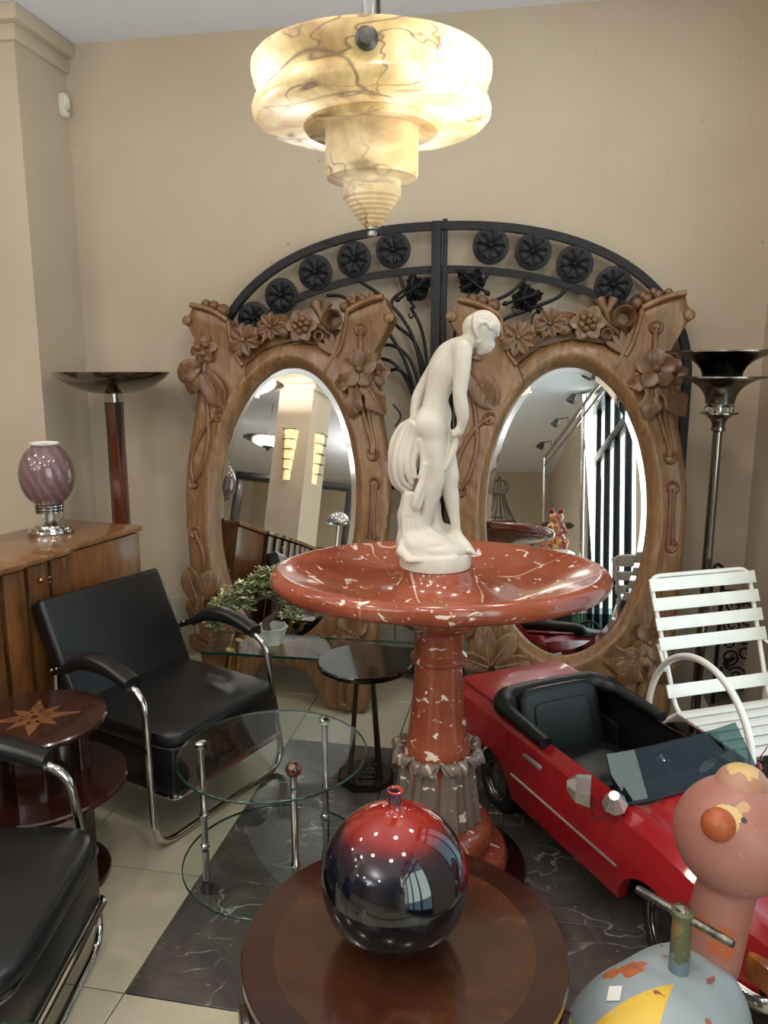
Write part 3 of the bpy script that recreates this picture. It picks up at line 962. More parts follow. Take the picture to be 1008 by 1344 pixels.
# ------------------------------------------------------------------ smooth solid from distance fields (for sculpture)
class Field:
    def __init__(s, lo, hi, h):
        s.lo, s.h = np.array(lo, np.float32), h
        s.n = [int(math.ceil((b - a) / h)) + 1 for a, b in zip(lo, hi)]
        s.d = np.full(s.n, 0.05, np.float32)
        s.ax = [s.lo[i] + h * np.arange(s.n[i], dtype=np.float32) for i in range(3)]
    def _win(s, a, b, pad):
        i0 = [max(0, int((min(a[i], b[i]) - pad - s.lo[i]) / s.h)) for i in range(3)]
        i1 = [min(s.n[i], int((max(a[i], b[i]) + pad - s.lo[i]) / s.h) + 2) for i in range(3)]
        sl = tuple(slice(x, y) for x, y in zip(i0, i1))
        X = s.ax[0][sl[0]][:, None, None]
        Y = s.ax[1][sl[1]][None, :, None]
        Z = s.ax[2][sl[2]][None, None, :]
        return sl, X, Y, Z
    def _join(s, sl, d, k, cut=False):
        o = s.d[sl]
        if cut:
            s.d[sl] = np.maximum(o, -d)
            return
        hh = np.clip(0.5 + 0.5 * (o - d) / k, 0, 1)
        s.d[sl] = o * (1 - hh) + d * hh - k * hh * (1 - hh)
    def cone(s, a, b, ra, rb, k=0.01, sy=1.0):
        sl, X, Y, Z = s._win(a, b, max(ra, rb) * max(1, 1 / sy) + 0.04)
        if 0 in s.d[sl].shape:
            return
        ba = [b[i] - a[i] for i in range(3)]
        L2 = sum(q * q for q in ba) + 1e-9
        t = np.clip(((X - a[0]) * ba[0] + (Y - a[1]) * ba[1] + (Z - a[2]) * ba[2]) / L2, 0, 1)
        d = np.sqrt((X - a[0] - t * ba[0]) ** 2 + ((Y - a[1] - t * ba[1]) / sy) ** 2 + (Z - a[2] - t * ba[2]) ** 2) - (ra + (rb - ra) * t)
        s._join(sl, d, k)
    def ell(s, c, r, k=0.012, ry=0.0, cut=False, rz=0.0):
        m = max(r)
        sl, X, Y, Z = s._win(c, c, m + 0.04)
        if 0 in s.d[sl].shape:
            return
        x, y, z = X - c[0], Y - c[1], Z - c[2]
        if rz:
            cz, sz = math.cos(rz), math.sin(rz)
            x, y = cz * x + sz * y, -sz * x + cz * y
        ca, sa = math.cos(ry), math.sin(ry)
        x, z = ca * x - sa * z, sa * x + ca * z
        q = np.sqrt((x / r[0]) ** 2 + (y / r[1]) ** 2 + (z / r[2]) ** 2) + 1e-6
        q2 = np.sqrt((x / r[0] ** 2) ** 2 + (y / r[1] ** 2) ** 2 + (z / r[2] ** 2) ** 2) + 1e-6
        s._join(sl, q * (q - 1) / q2, k, cut)
    def path(s, pts, r, k=0.006, sy=1.0):
        R = r if isinstance(r, (list, tuple)) else [r] * len(pts)
        for i in range(len(pts) - 1):
            s.cone(pts[i], pts[i + 1], R[i], R[i + 1], k, sy)
    def limb(s, pts, k=0.01, n=4, sy=1.0):
        """one smooth tapered tube through (point, radius) pairs, joined to the rest with radius k"""
        P = spline([p for p, r in pts], n)
        R = [v.x for v in spline([(r, 0, 0) for p, r in pts], n)]
        m = max(R) + 0.04
        lo = [min(p[i] for p in P) for i in range(3)]
        hi = [max(p[i] for p in P) for i in range(3)]
        sl, X, Y, Z = s._win(lo, hi, m)
        if 0 in s.d[sl].shape:
            return
        best = None
        for i in range(len(P) - 1):
            a, b = P[i], P[i + 1]
            ba = b - a
            L2 = ba.length_squared + 1e-12
            t = np.clip(((X - a.x) * ba.x + (Y - a.y) * ba.y + (Z - a.z) * ba.z) / L2, 0, 1)
            d = np.sqrt((X - a.x - t * ba.x) ** 2 + ((Y - a.y - t * ba.y) / sy) ** 2 + (Z - a.z - t * ba.z) ** 2) - (R[i] + (R[i + 1] - R[i]) * t)
            best = d if best is None else np.minimum(best, d)
        s._join(sl, best, k)
    def mesh(s):
        d = s.d
        sg = d < 0
        nx, ny, nz = d.shape
        c = np.zeros((nx - 1, ny - 1, nz - 1), np.int8)
        for i in (0, 1):
            for j in (0, 1):
                for k in (0, 1):
                    c += sg[i:nx - 1 + i, j:ny - 1 + j, k:nz - 1 + k]
        act = (c > 0) & (c < 8)
        idx = -np.ones(act.shape, np.int64)
        idx[act] = np.arange(act.sum())
        I = np.argwhere(act)
        acc = np.zeros((len(I), 3)); cnt = np.zeros(len(I))
        corners = [(i, j, k) for i in (0, 1) for j in (0, 1) for k in (0, 1)]
        for a in corners:
            for ax in range(3):
                if a[ax] == 1:
                    continue
                b = list(a); b[ax] = 1
                da = d[I[:, 0] + a[0], I[:, 1] + a[1], I[:, 2] + a[2]]
                db = d[I[:, 0] + b[0], I[:, 1] + b[1], I[:, 2] + b[2]]
                cr = (da < 0) != (db < 0)
                t = np.where(cr, da / np.where(cr, da - db, 1), 0)
                p = np.tile(np.array(a, float), (len(I), 1))
                p[:, ax] += t
                acc[cr] += p[cr]; cnt[cr] += 1
        V = (I + acc / cnt[:, None]) * s.h + s.lo
        F = []
        for ax in range(3):
            u, w = (ax + 1) % 3, (ax + 2) % 3
            lo = [slice(None)] * 3; hi = [slice(None)] * 3
            lo[ax] = slice(0, -1); hi[ax] = slice(1, None)
            lo[u] = hi[u] = slice(1, -1); lo[w] = hi[w] = slice(1, -1)
            e = np.argwhere(sg[tuple(lo)] != sg[tuple(hi)])
            if not len(e):
                continue
            e[:, u] += 1; e[:, w] += 1
            q = []
            for du, dw in ((-1, -1), (0, -1), (0, 0), (-1, 0)):
                g = e.copy(); g[:, u] += du; g[:, w] += dw
                q.append(idx[g[:, 0], g[:, 1], g[:, 2]])
            q = np.stack(q, 1)
            fl = sg[e[:, 0], e[:, 1], e[:, 2]]
            q[~fl] = q[~fl][:, ::-1]
            F.append(q)
        g = G()
        g.v = [tuple(map(float, p)) for p in V]
        g.f = [tuple(map(int, f)) for f in np.concatenate(F)]
        return g

# ------------------------------------------------------------------ red marble fountain
FX, FY = 0.170, 2.25
ft = thing('marble_fountain', 'red marble fountain with a wide oval bowl and a grey carved leaf foot', 'fountain', (FX, FY, 0))
mesh_obj('plinth', G().lathe([(0.0, 0), (0.285, 0), (0.29, 0.006), (0.29, 0.024), (0.285, 0.03), (0, 0.03)], 56), M['ebony'], ft)
mesh_obj('base_disc', G().lathe([(0.0, 0.03), (0.222, 0.03), (0.232, 0.042), (0.232, 0.075), (0.222, 0.09), (0.17, 0.10), (0.0, 0.10)], 56), M['marble_red'], ft)
mesh_obj('base_torus', G().lathe([(0.10, 0.098)] + [(0.142 + 0.042 * math.cos(a), 0.145 + 0.047 * math.sin(a)) for a in [-PI / 2 + PI * k / 12 for k in range(13)]] + [(0.10, 0.20)], 56), M['marble_red'], ft)
mesh_obj('shaft', G().lathe([(0.0, 0.19), (0.112, 0.19), (0.108, 0.42), (0.097, 0.46), (0.088, 0.52), (0.080, 0.60), (0.074, 0.69), (0.074, 0.72)], 40), M['marble_red'], ft)
mesh_obj('collar', G().lathe([(0.06, 0.715), (0.082, 0.715), (0.088, 0.722), (0.088, 0.732), (0.08, 0.740), (0.074, 0.746), (0.077, 0.80), (0.084, 0.83), (0.06, 0.83)], 40), M['marble_red'], ft)
def acanthus():
    """tall fluted leaf whose tip rolls outwards"""
    g = G()
    rings = []
    prof = [(0.140 - 0.030 * (i / 9), 0.196 + 0.205 * (i / 9), 0.415) for i in range(10)]
    for i in range(1, 10):
        ph = i / 9 * 3.5
        prof.append((0.110 + 0.019 - 0.019 * math.cos(ph), 0.401 + 0.030 * math.sin(min(ph, PI)) - 0.010 * max(0, ph - PI), 0.415 * math.sqrt(max(0.03, 1 - (i / 9.6) ** 2.6))))
    for i, (r, z, hw) in enumerate(prof):
        ring = []
        for j in range(13):
            a = (j / 12 - 0.5) * 2
            rib = 0.0030 * math.cos(a * PI * 3.0) + 0.007 * math.exp(-(a * 6) ** 2)
            rr = r + rib - 0.012 * abs(a) ** 3
            ring.append((rr * math.cos(a * hw), rr * math.sin(a * hw), z))
        for j in range(12, -1, -1):
            a = (j / 12 - 0.5) * 2
            rr = (r - 0.02) if i < 10 else max(r - 0.010, 0.108)
            ring.append((rr * math.cos(a * hw), rr * math.sin(a * hw), z - 0.009))
        rings.append(ring)
    return g.loft(rings)
ac0 = mesh_obj('carved_leaf', acanthus(), M['marble_worn'], ft, angle=60, label='worn grey carved leaf at the foot of the column')
for k in range(1, 8):
    inst('carved_leaf', ac0, ft, rot=(0, 0, k * PI / 4 + 0.39))
ac0.rotation_euler = (0, 0, 0.39)
def oval_lathe(prof, n=96, kx=1.0, ky=0.775):
    rings = []
    for r, z in prof:
        q = min(1.0, max(0.0, (r - 0.10) / 0.36))
        q = q * q * (3 - 2 * q)             # round at the stem, oval at the rim
        rings.append([(r * math.cos(2 * PI * j / n), r * (1 + (ky - 1) * q) * math.sin(2 * PI * j / n), z) for j in range(n)])
    return G().loft(rings)
lip = [(0.484 + 0.032 * math.cos(a), 0.983 + 0.031 * math.sin(a)) for a in [-2.2 + 4.1 * k / 16 for k in range(17)]]
bowl = [(0.0, 0.815), (0.084, 0.815), (0.10, 0.83), (0.16, 0.862), (0.26, 0.90), (0.36, 0.928), (0.43, 0.943)] + lip + \
       [(0.42, 0.993), (0.36, 0.974), (0.30, 0.955), (0.24, 0.943), (0.19, 0.944), (0.15, 0.953), (0.125, 0.972), (0.112, 0.995), (0.107, 1.012), (0.104, 1.016), (0.0, 1.016)]
mesh_obj('bowl', oval_lathe(bowl), M['marble_red'], ft)

# ------------------------------------------------------------------ white marble statue of a bather
M['marble_white'] = plain('white_marble', (206, 199, 186), 0.38, var=0.05, vscale=9, spec=0.4)
def statue_field():
    F = Field((-0.145, -0.13, 0.035), (0.19, 0.13, 0.79), 0.0028)
    def q(zx, zy, y=0.0):
        """survey point (enlarged photograph) -> local metres"""
        px, py = 480 + zx / 3.445, 390 + zy / 3.445
        return ((px - 570) * 0.00226, y, (750 - py) * 0.00217)
    U = 0.000656
    def L(rows, y0=None):
        return [(q(x, z, y), r * U) for x, z, y, r in rows]
    # trunk, seen three-quarters from behind: one smooth limb from the hips to the neck
    F.limb(L([(288, 612, 0.0, 62), (282, 560, 0.0, 74), (296, 495, 0.0, 60), (306, 432, 0.002, 54), (322, 370, 0.003, 62), (340, 305, 0.004, 72), (366, 245, 0.006, 64), (402, 208, 0.008, 40)]), 0.01, 5, 0.86)
    F.ell(q(266, 566, -0.018), (0.042, 0.036, 0.046), 0.016, 0.1)
    F.ell(q(302, 572, -0.022), (0.032, 0.030, 0.040), 0.016)
    F.ell(q(335, 520, 0.020), (0.028, 0.030, 0.042), 0.02)
    F.ell(q(412, 300, 0.030), (0.024, 0.026, 0.027), 0.012)
    F.ell(q(408, 222, -0.014), (0.032, 0.028, 0.028), 0.016)
    F.ell(q(352, 232, 0.040), (0.030, 0.026, 0.028), 0.016)
    # neck and head
    F.limb(L([(398, 212, 0.006, 44), (432, 188, 0.008, 36), (470, 165, 0.010, 34), (495, 150, 0.012, 36)]), 0.014, 4)
    hc = q(505, 122, 0.012)
    F.ell(hc, (0.045, 0.038, 0.043), 0.012, -0.2)
    F.ell(q(514, 178, 0.012), (0.028, 0.027, 0.037), 0.010, -0.30)
    F.ell(q(500, 226, 0.012), (0.012, 0.012, 0.010), 0.008)
    F.limb(L([(543, 166, 0.010, 6), (553, 188, 0.008, 9), (552, 200, 0.008, 10)]), 0.004, 3)
    F.ell(q(534, 216, 0.012), (0.006, 0.009, 0.004), 0.003)
    F.ell(q(528, 222, 0.012), (0.006, 0.008, 0.004), 0.003)
    F.ell(q(531, 162, -0.004), (0.010, 0.008, 0.005), 0.004)
    F.ell(q(530, 178, -0.010), (0.006, 0.005, 0.004), 0.002)
    F.ell(q(482, 176, -0.016), (0.007, 0.005, 0.011), 0.003, -0.3)
    F.ell(q(534, 172, -0.0185), (0.0065, 0.006, 0.0035), 0.002, cut=True)
    F.ell(q(541, 210, -0.010), (0.007, 0.010, 0.0012), 0.002, cut=True)
    F.limb(L([(520, 158, -0.014, 6), (538, 158, -0.008, 6), (545, 164, 0.006, 5)]), 0.003, 3)
    # hair: waves swept from the forehead over the head to the knot, and a plaited band
    for i, c in enumerate((1.0, 0.9, 0.75, 0.56, 0.34)):
        path = []
        for j in range(9):
            ph = D2R(-22 + 6 * i) + (D2R(178 - 4 * i) - D2R(-22 + 6 * i)) * j / 8
            yy = -math.sqrt(max(0.0, 1 - c * c)) * (1 if i else 0)
            path.append(((hc[0] + 0.047 * c * math.cos(ph), hc[1] + 0.039 * yy + 0.002 * math.sin(j * 2.2 + i), hc[2] + 0.045 * c * math.sin(ph) + 0.001 * math.sin(j * 1.9)), 0.0062))
        F.limb(path, 0.0022, 3)
        F.limb([((x, 2 * hc[1] - y, z), r) for (x, y, z), r in path], 0.0022, 3)
    F.limb(L([(500, 56, 0.012, 9), (478, 60, -0.008, 13), (466, 88, -0.022, 13), (466, 126, -0.028, 12), (478, 160, -0.022, 10)]), 0.0018, 4)
    F.ell(q(450, 112, 0.008), (0.022, 0.024, 0.030), 0.005, 0.2)
    F.ell(q(442, 150, 0.008), (0.015, 0.018, 0.018), 0.005)
    # near arm: shoulder, elbow, wrist, hand closing on the drapery
    F.limb(L([(412, 216, -0.022, 44), (412, 260, -0.030, 42), (409, 330, -0.037, 37), (404, 400, -0.041, 32), (405, 435, -0.041, 31), (412, 475, -0.041, 32), (418, 520, -0.039, 27), (414, 558, -0.036, 20)]), 0.009, 4)
    F.ell(q(404, 584, -0.036), (0.014, 0.010, 0.019), 0.006, 0.5)
    for k in range(4):
        a = q(398 - 3 * k, 590 + 5 * k, -0.046 + 0.007 * k)
        b = q(380 - 2 * k, 606 + 4 * k, -0.043 + 0.006 * k)
        c = q(384 - 2 * k, 620 + 2 * k, -0.034 + 0.005 * k)
        F.path([a, b, c], [0.0048, 0.0044, 0.0036], 0.0022)
    F.path([q(406, 580, -0.024), q(392, 600, -0.020), q(382, 606, -0.026)], [0.006, 0.005, 0.004], 0.003)
    # far arm, down behind the back to the drapery on the hip
    F.limb(L([(348, 235, 0.044, 38), (296, 315, 0.050, 35), (250, 395, 0.052, 32), (228, 440, 0.048, 30), (216, 490, 0.036, 25), (210, 532, 0.024, 19)]), 0.008, 4)
    F.ell(q(206, 545, 0.018), (0.013, 0.012, 0.016), 0.006)
    # standing leg
    F.limb(L([(285, 590, -0.006, 62), (294, 660, -0.014, 59), (302, 740, -0.019, 49), (305, 795, -0.021, 42), (294, 845, -0.018, 43), (280, 900, -0.012, 43), (267, 970, -0.011, 33), (259, 1030, -0.012, 26), (262, 1062, -0.012, 27)]), 0.012, 4)
    F.limb(L([(256, 1062, -0.008, 26), (290, 1082, -0.022, 24), (325, 1102, -0.034, 18), (340, 1110, -0.040, 13)]), 0.008, 4)
    for k in range(5):
        F.cone(q(326 + k * 3, 1104 + k, -0.048 + 0.006 * k), q(352 - k * 2, 1115, -0.054 + 0.006 * k), 0.006 - 0.0006 * k, 0.004, 0.003)
    # forward leg
    F.limb(L([(318, 600, 0.014, 58), (342, 680, 0.012, 52), (362, 750, 0.006, 43), (375, 800, 0.003, 38), (372, 850, 0.008, 37), (380, 905, 0.011, 36), (392, 980, 0.009, 27), (403, 1045, 0.006, 21), (404, 1075, 0.006, 23)]), 0.012, 4)
    F.limb(L([(398, 1076, 0.010, 23), (428, 1110, -0.010, 22), (458, 1140, -0.030, 16), (474, 1152, -0.038, 12)]), 0.008, 4)
    for k in range(5):
        F.cone(q(464 - k * 3, 1148, -0.046 + 0.006 * k), q(494 - k * 5, 1166 - k, -0.052 + 0.006 * k), 0.006 - 0.0005 * k, 0.0042, 0.003)
    # drapery gathered at the hip: a soft bag crossed by long curving folds
    F.ell(q(182, 690, 0.004), (0.040, 0.034, 0.088), 0.012, 0.12)
    F.ell(q(150, 760, 0.004), (0.028, 0.028, 0.062), 0.014, 0.0)
    def folds(rows, k=0.005):
        for y, rr, pts in rows:
            F.limb([(q(x, z, y + 0.004 * math.sin(i * 1.7)), rr * (0.75 + 0.35 * math.sin(PI * i / (len(pts) - 1)))) for i, (x, z) in enumerate(pts)], k, 4)
    folds([(0.014, 0.010, [(192, 542), (148, 575), (116, 640), (104, 720), (108, 800), (128, 850), (164, 872)]),
           (-0.010, 0.010, [(194, 546), (156, 600), (128, 680), (122, 760), (134, 830), (168, 866)]),
           (-0.024, 0.009, [(198, 548), (176, 600), (152, 680), (148, 750), (160, 820), (196, 852)]),
           (-0.031, 0.011, [(204, 560), (196, 620), (176, 700), (178, 770), (196, 828)]),
           (-0.030, 0.008, [(214, 580), (218, 650), (204, 730), (212, 800)]),
           (-0.036, 0.009, [(232, 630), (246, 700), (244, 760), (232, 800)])], 0.0045)
    folds([(-0.040, 0.010, [(272, 720), (258, 790), (230, 860), (212, 920), (214, 948)]),
           (-0.036, 0.008, [(282, 742), (270, 800), (248, 870), (230, 942)]),
           (-0.044, 0.007, [(258, 740), (240, 810), (214, 880), (206, 930)])], 0.0035)
    # drapery in front, falling from the near hand
    folds([(-0.030, 0.010, [(380, 588), (388, 640), (370, 700), (346, 760)]),
           (-0.020, 0.010, [(384, 592), (378, 650), (358, 710), (338, 770)]),
           (-0.008, 0.011, [(380, 596), (364, 650), (346, 710), (330, 770)])], 0.005)
    F.path([q(330, 760, 0.02), q(322, 850, 0.022), q(318, 900, 0.022)], [0.016, 0.018, 0.012], 0.008)
    F.path([q(300, 880, 0.03), q(302, 960, 0.032), q(305, 1060, 0.03)], [0.018, 0.020, 0.03], 0.01)
    # stump that carries the drapery, and the rocky cloth-covered ground
    F.cone(q(205, 860, 0.016), q(192, 1000, 0.014), 0.030, 0.036, 0.012)
    F.cone(q(192, 1000, 0.014), q(205, 1110, 0.010), 0.036, 0.046, 0.012)
    for k in range(5):
        F.path([q(172 + 14 * k, 880, -0.022 - 0.003 * k), q(160 + 16 * k, 980, -0.026), q(165 + 22 * k, 1080, -0.034)], 0.0075, 0.004)
    F.ell(q(305, 1150, 0.0), (0.104, 0.090, 0.040), 0.02)
    F.ell(q(250, 1120, 0.0), (0.075, 0.075, 0.040), 0.02)
    for k, (rx, z0, a0, a1) in enumerate(((0.099, 0.056, -3.3, -0.5), (0.090, 0.072, -3.2, -0.9), (0.078, 0.088, -3.1, -1.2), (0.062, 0.102, -3.0, -1.6), (0.085, 0.060, -2.4, -0.3), (0.070, 0.078, -2.2, -0.6))):
        F.limb([((-0.008 + rx * (1 - 0.10 * math.sin(PI * t)) * math.cos(a0 + (a1 - a0) * t), rx * 0.86 * math.sin(a0 + (a1 - a0) * t), z0 - 0.012 * t + 0.006 * math.sin(t * 7 + k)), 0.0075 + 0.004 * math.sin(PI * t)) for t in [i / 6 for i in range(7)]], 0.005, 3)
    F.ell(q(222, 650, 0.0), (0.024, 0.028, 0.052), 0.012)
    F.path([q(160, 1110, -0.03), q(150, 1150, -0.05), q(185, 1180, -0.08), q(300, 1180, -0.095), q(395, 1170, -0.08)], [0.014, 0.014, 0.012, 0.011, 0.010], 0.006)
    F.path([q(320, 1055, 0.03), q(370, 1080, 0.045), q(410, 1120, 0.05)], [0.018, 0.018, 0.014], 0.008)
    return F.mesh()
st = thing('marble_statue', 'white marble statue of a bather bending over, holding drapery, on the red bowl', 'statue', (FX - 0.014, FY, 1.016))
mesh_obj('figure', statue_field(), M['marble_white'], st, angle=180)
mesh_obj('round_base', G().lathe([(0.0, 0.0), (0.103, 0.0), (0.108, 0.004), (0.108, 0.042), (0.104, 0.047), (0.0, 0.047)], 56), M['marble_white'], st)

# ------------------------------------------------------------------ alabaster pendant
def alabaster(name, strength, hot):
    k = N(name)
    v = k.co()
    body = k.ramp(k.noise(5, 4, 0.6, 0.8, v), [(0.30, srgb(150, 112, 58)), (0.5, srgb(214, 184, 122)), (0.7, srgb(248, 232, 196))])
    ve = vein_layer(k, k.co((1, 1, 1.6), (0.5, 0.3, 0.2)), 2.0, 0.022, 0.0, 1.3)
    ve2 = vein_layer(k, k.co((1, 1, 1.2), (0.1, 0.9, 0.6)), 3.6, 0.010, 0.03, 1.1)
    gate = k.ramp(k.noise(3.0, 2, 0.5, 0, v), [(0.40, (0, 0, 0)), (0.5, (1, 1, 1))])
    vv = k.mix(1.0, k.mix(1.0, ve, ve2, 'LIGHTEN'), gate, 'MULTIPLY')
    cloud = k.ramp(k.noise(3.4, 3, 0.5, 1.0, k.co((1, 1, 1), (0.7, 0.1, 0.4))), [(0.56, (0, 0, 0)), (0.72, (0.75, 0.75, 0.75))])
    col = k.mix(cloud, body, srgb(186, 130, 58))
    col = k.mix(vv, col, srgb(96, 66, 34))
    k.set(Base_Color=k.mix(0.25, col, srgb(150, 132, 100)), Roughness=0.28, Emission_Color=col)
    # no bulbs inside: their glow is painted into the emission round set points
    g = k._co.outputs['Object']
    tot = None
    for b in hot:
        dv = k.n('ShaderNodeVectorMath', operation='DISTANCE')
        k.l(g, dv.inputs[0])
        dv.inputs[1].default_value = b
        f = k.math('DIVIDE', 0.0055, k.math('ADD', k.math('POWER', dv.outputs['Value'], 2.0), 0.0025))
        tot = f if tot is None else k.math('ADD', tot, f)
    k.set(Emission_Strength=k.math('MULTIPLY', k.math('MAXIMUM', k.math('ADD', tot, -0.06), 0.015), strength))
    wh = k.n('ShaderNodeMath', operation='MULTIPLY', use_clamp=True)
    k.l(tot, wh.inputs[0])
    wh.inputs[1].default_value = 0.6
    k.set(Emission_Color=k.mix(wh.outputs[0], col, (1.0, 0.96, 0.86, 1)))
    return k.m
bulbs = [(0.215 * math.cos(a), 0.215 * math.sin(a), 2.30) for a in (-0.5, -2.6, 0.9, 2.3)]
M['alabaster'] = alabaster('lit_alabaster', 1.75, bulbs)
M['alabaster_low'] = alabaster('lit_alabaster_lower', 0.55, [(0, 0, 2.22), (0.0, 0.0, 2.12)])
pl = thing('alabaster_pendant', 'lit alabaster pendant lamp with a stepped drum, hanging from the ceiling', 'lamp', (-0.031, 2.10, -0.02))
mesh_obj('drum', G().lathe([(0.0, 2.352), (0.27, 2.352), (0.275, 2.368), (0.296, 2.374), (0.303, 2.366), (0.303, 2.350), (0.298, 2.328), (0.288, 2.312), (0.286, 2.298), (0.296, 2.286), (0.303, 2.268), (0.302, 2.255), (0.292, 2.243), (0.24, 2.236), (0.178, 2.240), (0.0, 2.240)], 80), M['alabaster'], pl)
mesh_obj('lower_ring', G().lathe([(0.10, 2.242), (0.165, 2.242), (0.174, 2.236), (0.175, 2.228), (0.168, 2.220), (0.14, 2.219), (0.126, 2.224), (0.10, 2.224)], 64, caps=(False, False)), M['alabaster_low'], pl)
mesh_obj('lower_drum', G().lathe([(0.0, 2.226), (0.119, 2.226), (0.120, 2.215), (0.120, 2.120), (0.117, 2.108), (0.10, 2.102), (0.078, 2.100), (0.0, 2.100)], 64), M['alabaster_low'], pl)
pr = [(0.0, 2.102), (0.074, 2.102), (0.075, 2.075)]
for k in range(7):
    r0_, z0_ = 0.075 - 0.0075 * k, 2.062 - 0.0105 * k
    pr += [(r0_, z0_ + 0.004), (r0_ + 0.001, z0_), (r0_ - 0.0045, z0_ - 0.003)]
pr += [(0.02, 1.99), (0.0, 1.99)]
mesh_obj('lower_cone', G().lathe(pr, 48), M['alabaster_low'], pl)
mesh_obj('finial', G().lathe([(0.0, 1.992), (0.017, 1.992), (0.018, 1.984), (0.011, 1.981), (0.013, 1.975), (0.013, 1.967), (0.0, 1.965)], 20), M['chrome_worn'], pl)
M['pewter'] = plain('pewter', (92, 90, 86), 0.35, 0.8, var=0.3, vscale=60)
for a in (-PI / 2 - 0.02, PI / 6, 5 * PI / 6):
    mesh_obj('knob', G().lathe([(0.0, 0.0), (0.021, 0.0), (0.025, 0.004), (0.025, 0.010), (0.018, 0.014), (0.016, 0.024), (0.0, 0.026)], 24, m=RZ(a) @ T(0.292, 0, 2.325) @ RY(PI / 2)), M['pewter'], pl)
mesh_obj('rod', G().tube([(0, 0, 2.35), (0, 0, H + 0.005)], 0.024, 20), M['chrome'], pl)
mesh_obj('ceiling_rose', G().lathe([(0.0, H - 0.03), (0.04, H - 0.03), (0.06, H), (0.06, H + 0.02), (0.0, H + 0.02)], 28), M['chrome'], pl)

# ------------------------------------------------------------------ left torchiere
M['rosewood'] = wood('rosewood', (48, 20, 12), (96, 42, 22), (128, 62, 32), (6, 6, 1.0), 5, 0.16, 0.5, 0.06, 0.02)
M['chrome_dark'] = plain('dark_chrome', (128, 122, 116), 0.12, 1.0, var=0.05)
tl = thing('torchiere', 'torchiere with chrome dish on a rosewood column behind the walnut sideboard', 'floor lamp', (-1.345, 3.83, 0))
mesh_obj('dish', G().lathe([(0.0, 1.487), (0.05, 1.487), (0.10, 1.494), (0.16, 1.511), (0.21, 1.534), (0.25, 1.561), (0.274, 1.588), (0.277, 1.594), (0.270, 1.594), (0.245, 1.568), (0.20, 1.541), (0.15, 1.520), (0.08, 1.502), (0.0, 1.497)], 64), M['chrome_dark'], tl)
g = G()
for zz in (1.452, 1.463, 1.474):
    g.lathe([(0.0, zz), (0.043, zz), (0.045, zz + 0.004), (0.043, zz + 0.009), (0.0, zz + 0.009)], 24)
mesh_obj('crystal_collar', g, M['crystal'], tl)
mesh_obj('neck', G().tube([(0, 0, 1.445), (0, 0, 1.492)], 0.022, 16), M['chrome'], tl)
def octa(r, z):
    return [(r * math.cos(PI / 8 + k * PI / 4), r * math.sin(PI / 8 + k * PI / 4), z) for k in range(8)]
mesh_obj('column', G().loft([octa(0.046, 0.04), octa(0.043, 1.448)]), M['rosewood'], tl, False)
for k in range(0, 8, 2):
    a0, a1 = PI / 8 + k * PI / 4, PI / 8 + (k + 1) * PI / 4
    zt, zb = 1.446, 1.10
    R_ = 0.0436
    p0 = Vector((R_ * math.cos(a0), R_ * math.sin(a0), zt)); p1 = Vector((R_ * math.cos(a1), R_ * math.sin(a1), zt))
    mid = (p0 + p1) / 2 * 1.02; mid.z = zb
    nn = Vector((math.cos((a0 + a1) / 2), math.sin((a0 + a1) / 2), 0)) * 0.0016
    mesh_obj('ebony_inlay', G().add([p0 + nn, p1 + nn, mid + nn, p0 - nn, p1 - nn, mid - nn], [(0, 1, 2), (3, 5, 4), (0, 3, 4, 1), (1, 4, 5, 2), (2, 5, 3, 0)]), M['ebony'], tl, False)
mesh_obj('foot', G().lathe([(0, 0), (0.16, 0), (0.16, 0.02), (0.14, 0.035), (0.06, 0.045), (0, 0.045)], 40), M['ebony'], tl)

# ------------------------------------------------------------------ right torchiere
tr = thing('torchiere', 'dark chrome torchiere with two stacked flared dishes and glass balls at the right wall', 'floor lamp', (1.363, 3.12, 0))
M['gunmetal'] = plain('gunmetal', (112, 106, 98), 0.2, 1.0, var=0.25, vscale=9)
def flare(r0, r1, z0, z1, n=9, th=0.006):
    out, inn = [], []
    for i in range(n + 1):
        t = i / n
        r = r0 + (r1 - r0) * t ** 2.0
        z = z0 + (z1 - z0) * (1 - (1 - t) ** 1.5)
        out.append((r, z)); inn.append((max(r - 0.001, 0), z + th))
    return [(0, z0)] + out + inn[::-1] + [(0, z0 + th)]
mesh_obj('upper_dish', G().lathe(flare(0.075, 0.225, 1.572, 1.672), 64), M['gunmetal'], tr)
mesh_obj('lower_dish', G().lathe(flare(0.055, 0.172, 1.468, 1.572), 64), M['gunmetal'], tr)
mesh_obj('cup', G().lathe(flare(0.024, 0.073, 1.372, 1.428), 40), M['gunmetal'], tr)
mesh_obj('spindle', G().tube([(0, 0, 1.37), (0, 0, 1.60)], 0.015, 14), M['chrome'], tr)
for k in range(4):
    a = -PI / 2 + 0.15 + k * PI / 2 * 1.02
    mesh_obj('glass_ball', G().ball((0.048 * math.cos(a), 0.048 * math.sin(a), 1.448), 0.0195, 16, 10), M['crystal_ball'], tr)
mesh_obj('pole', G().lathe([(0.0, 0.03), (0.020, 0.03), (0.020, 0.62), (0.024, 0.624), (0.024, 0.634), (0.020, 0.638), (0.0185, 1.355), (0.028, 1.36), (0.028, 1.374), (0, 1.374)], 24), M['chrome_dark'], tr)
mesh_obj('foot', G().lathe([(0, 0), (0.15, 0), (0.15, 0.015), (0.11, 0.028), (0.03, 0.04), (0, 0.04)], 40), M['gunmetal'], tr)

# ------------------------------------------------------------------ walnut sideboard
CH = 0.915
sb = thing('walnut_sideboard', 'walnut sideboard with a scalloped top and fluted doors along the left wall', 'sideboard', (-1.103, 3.357, 0), math.atan2(-0.931, -0.365))
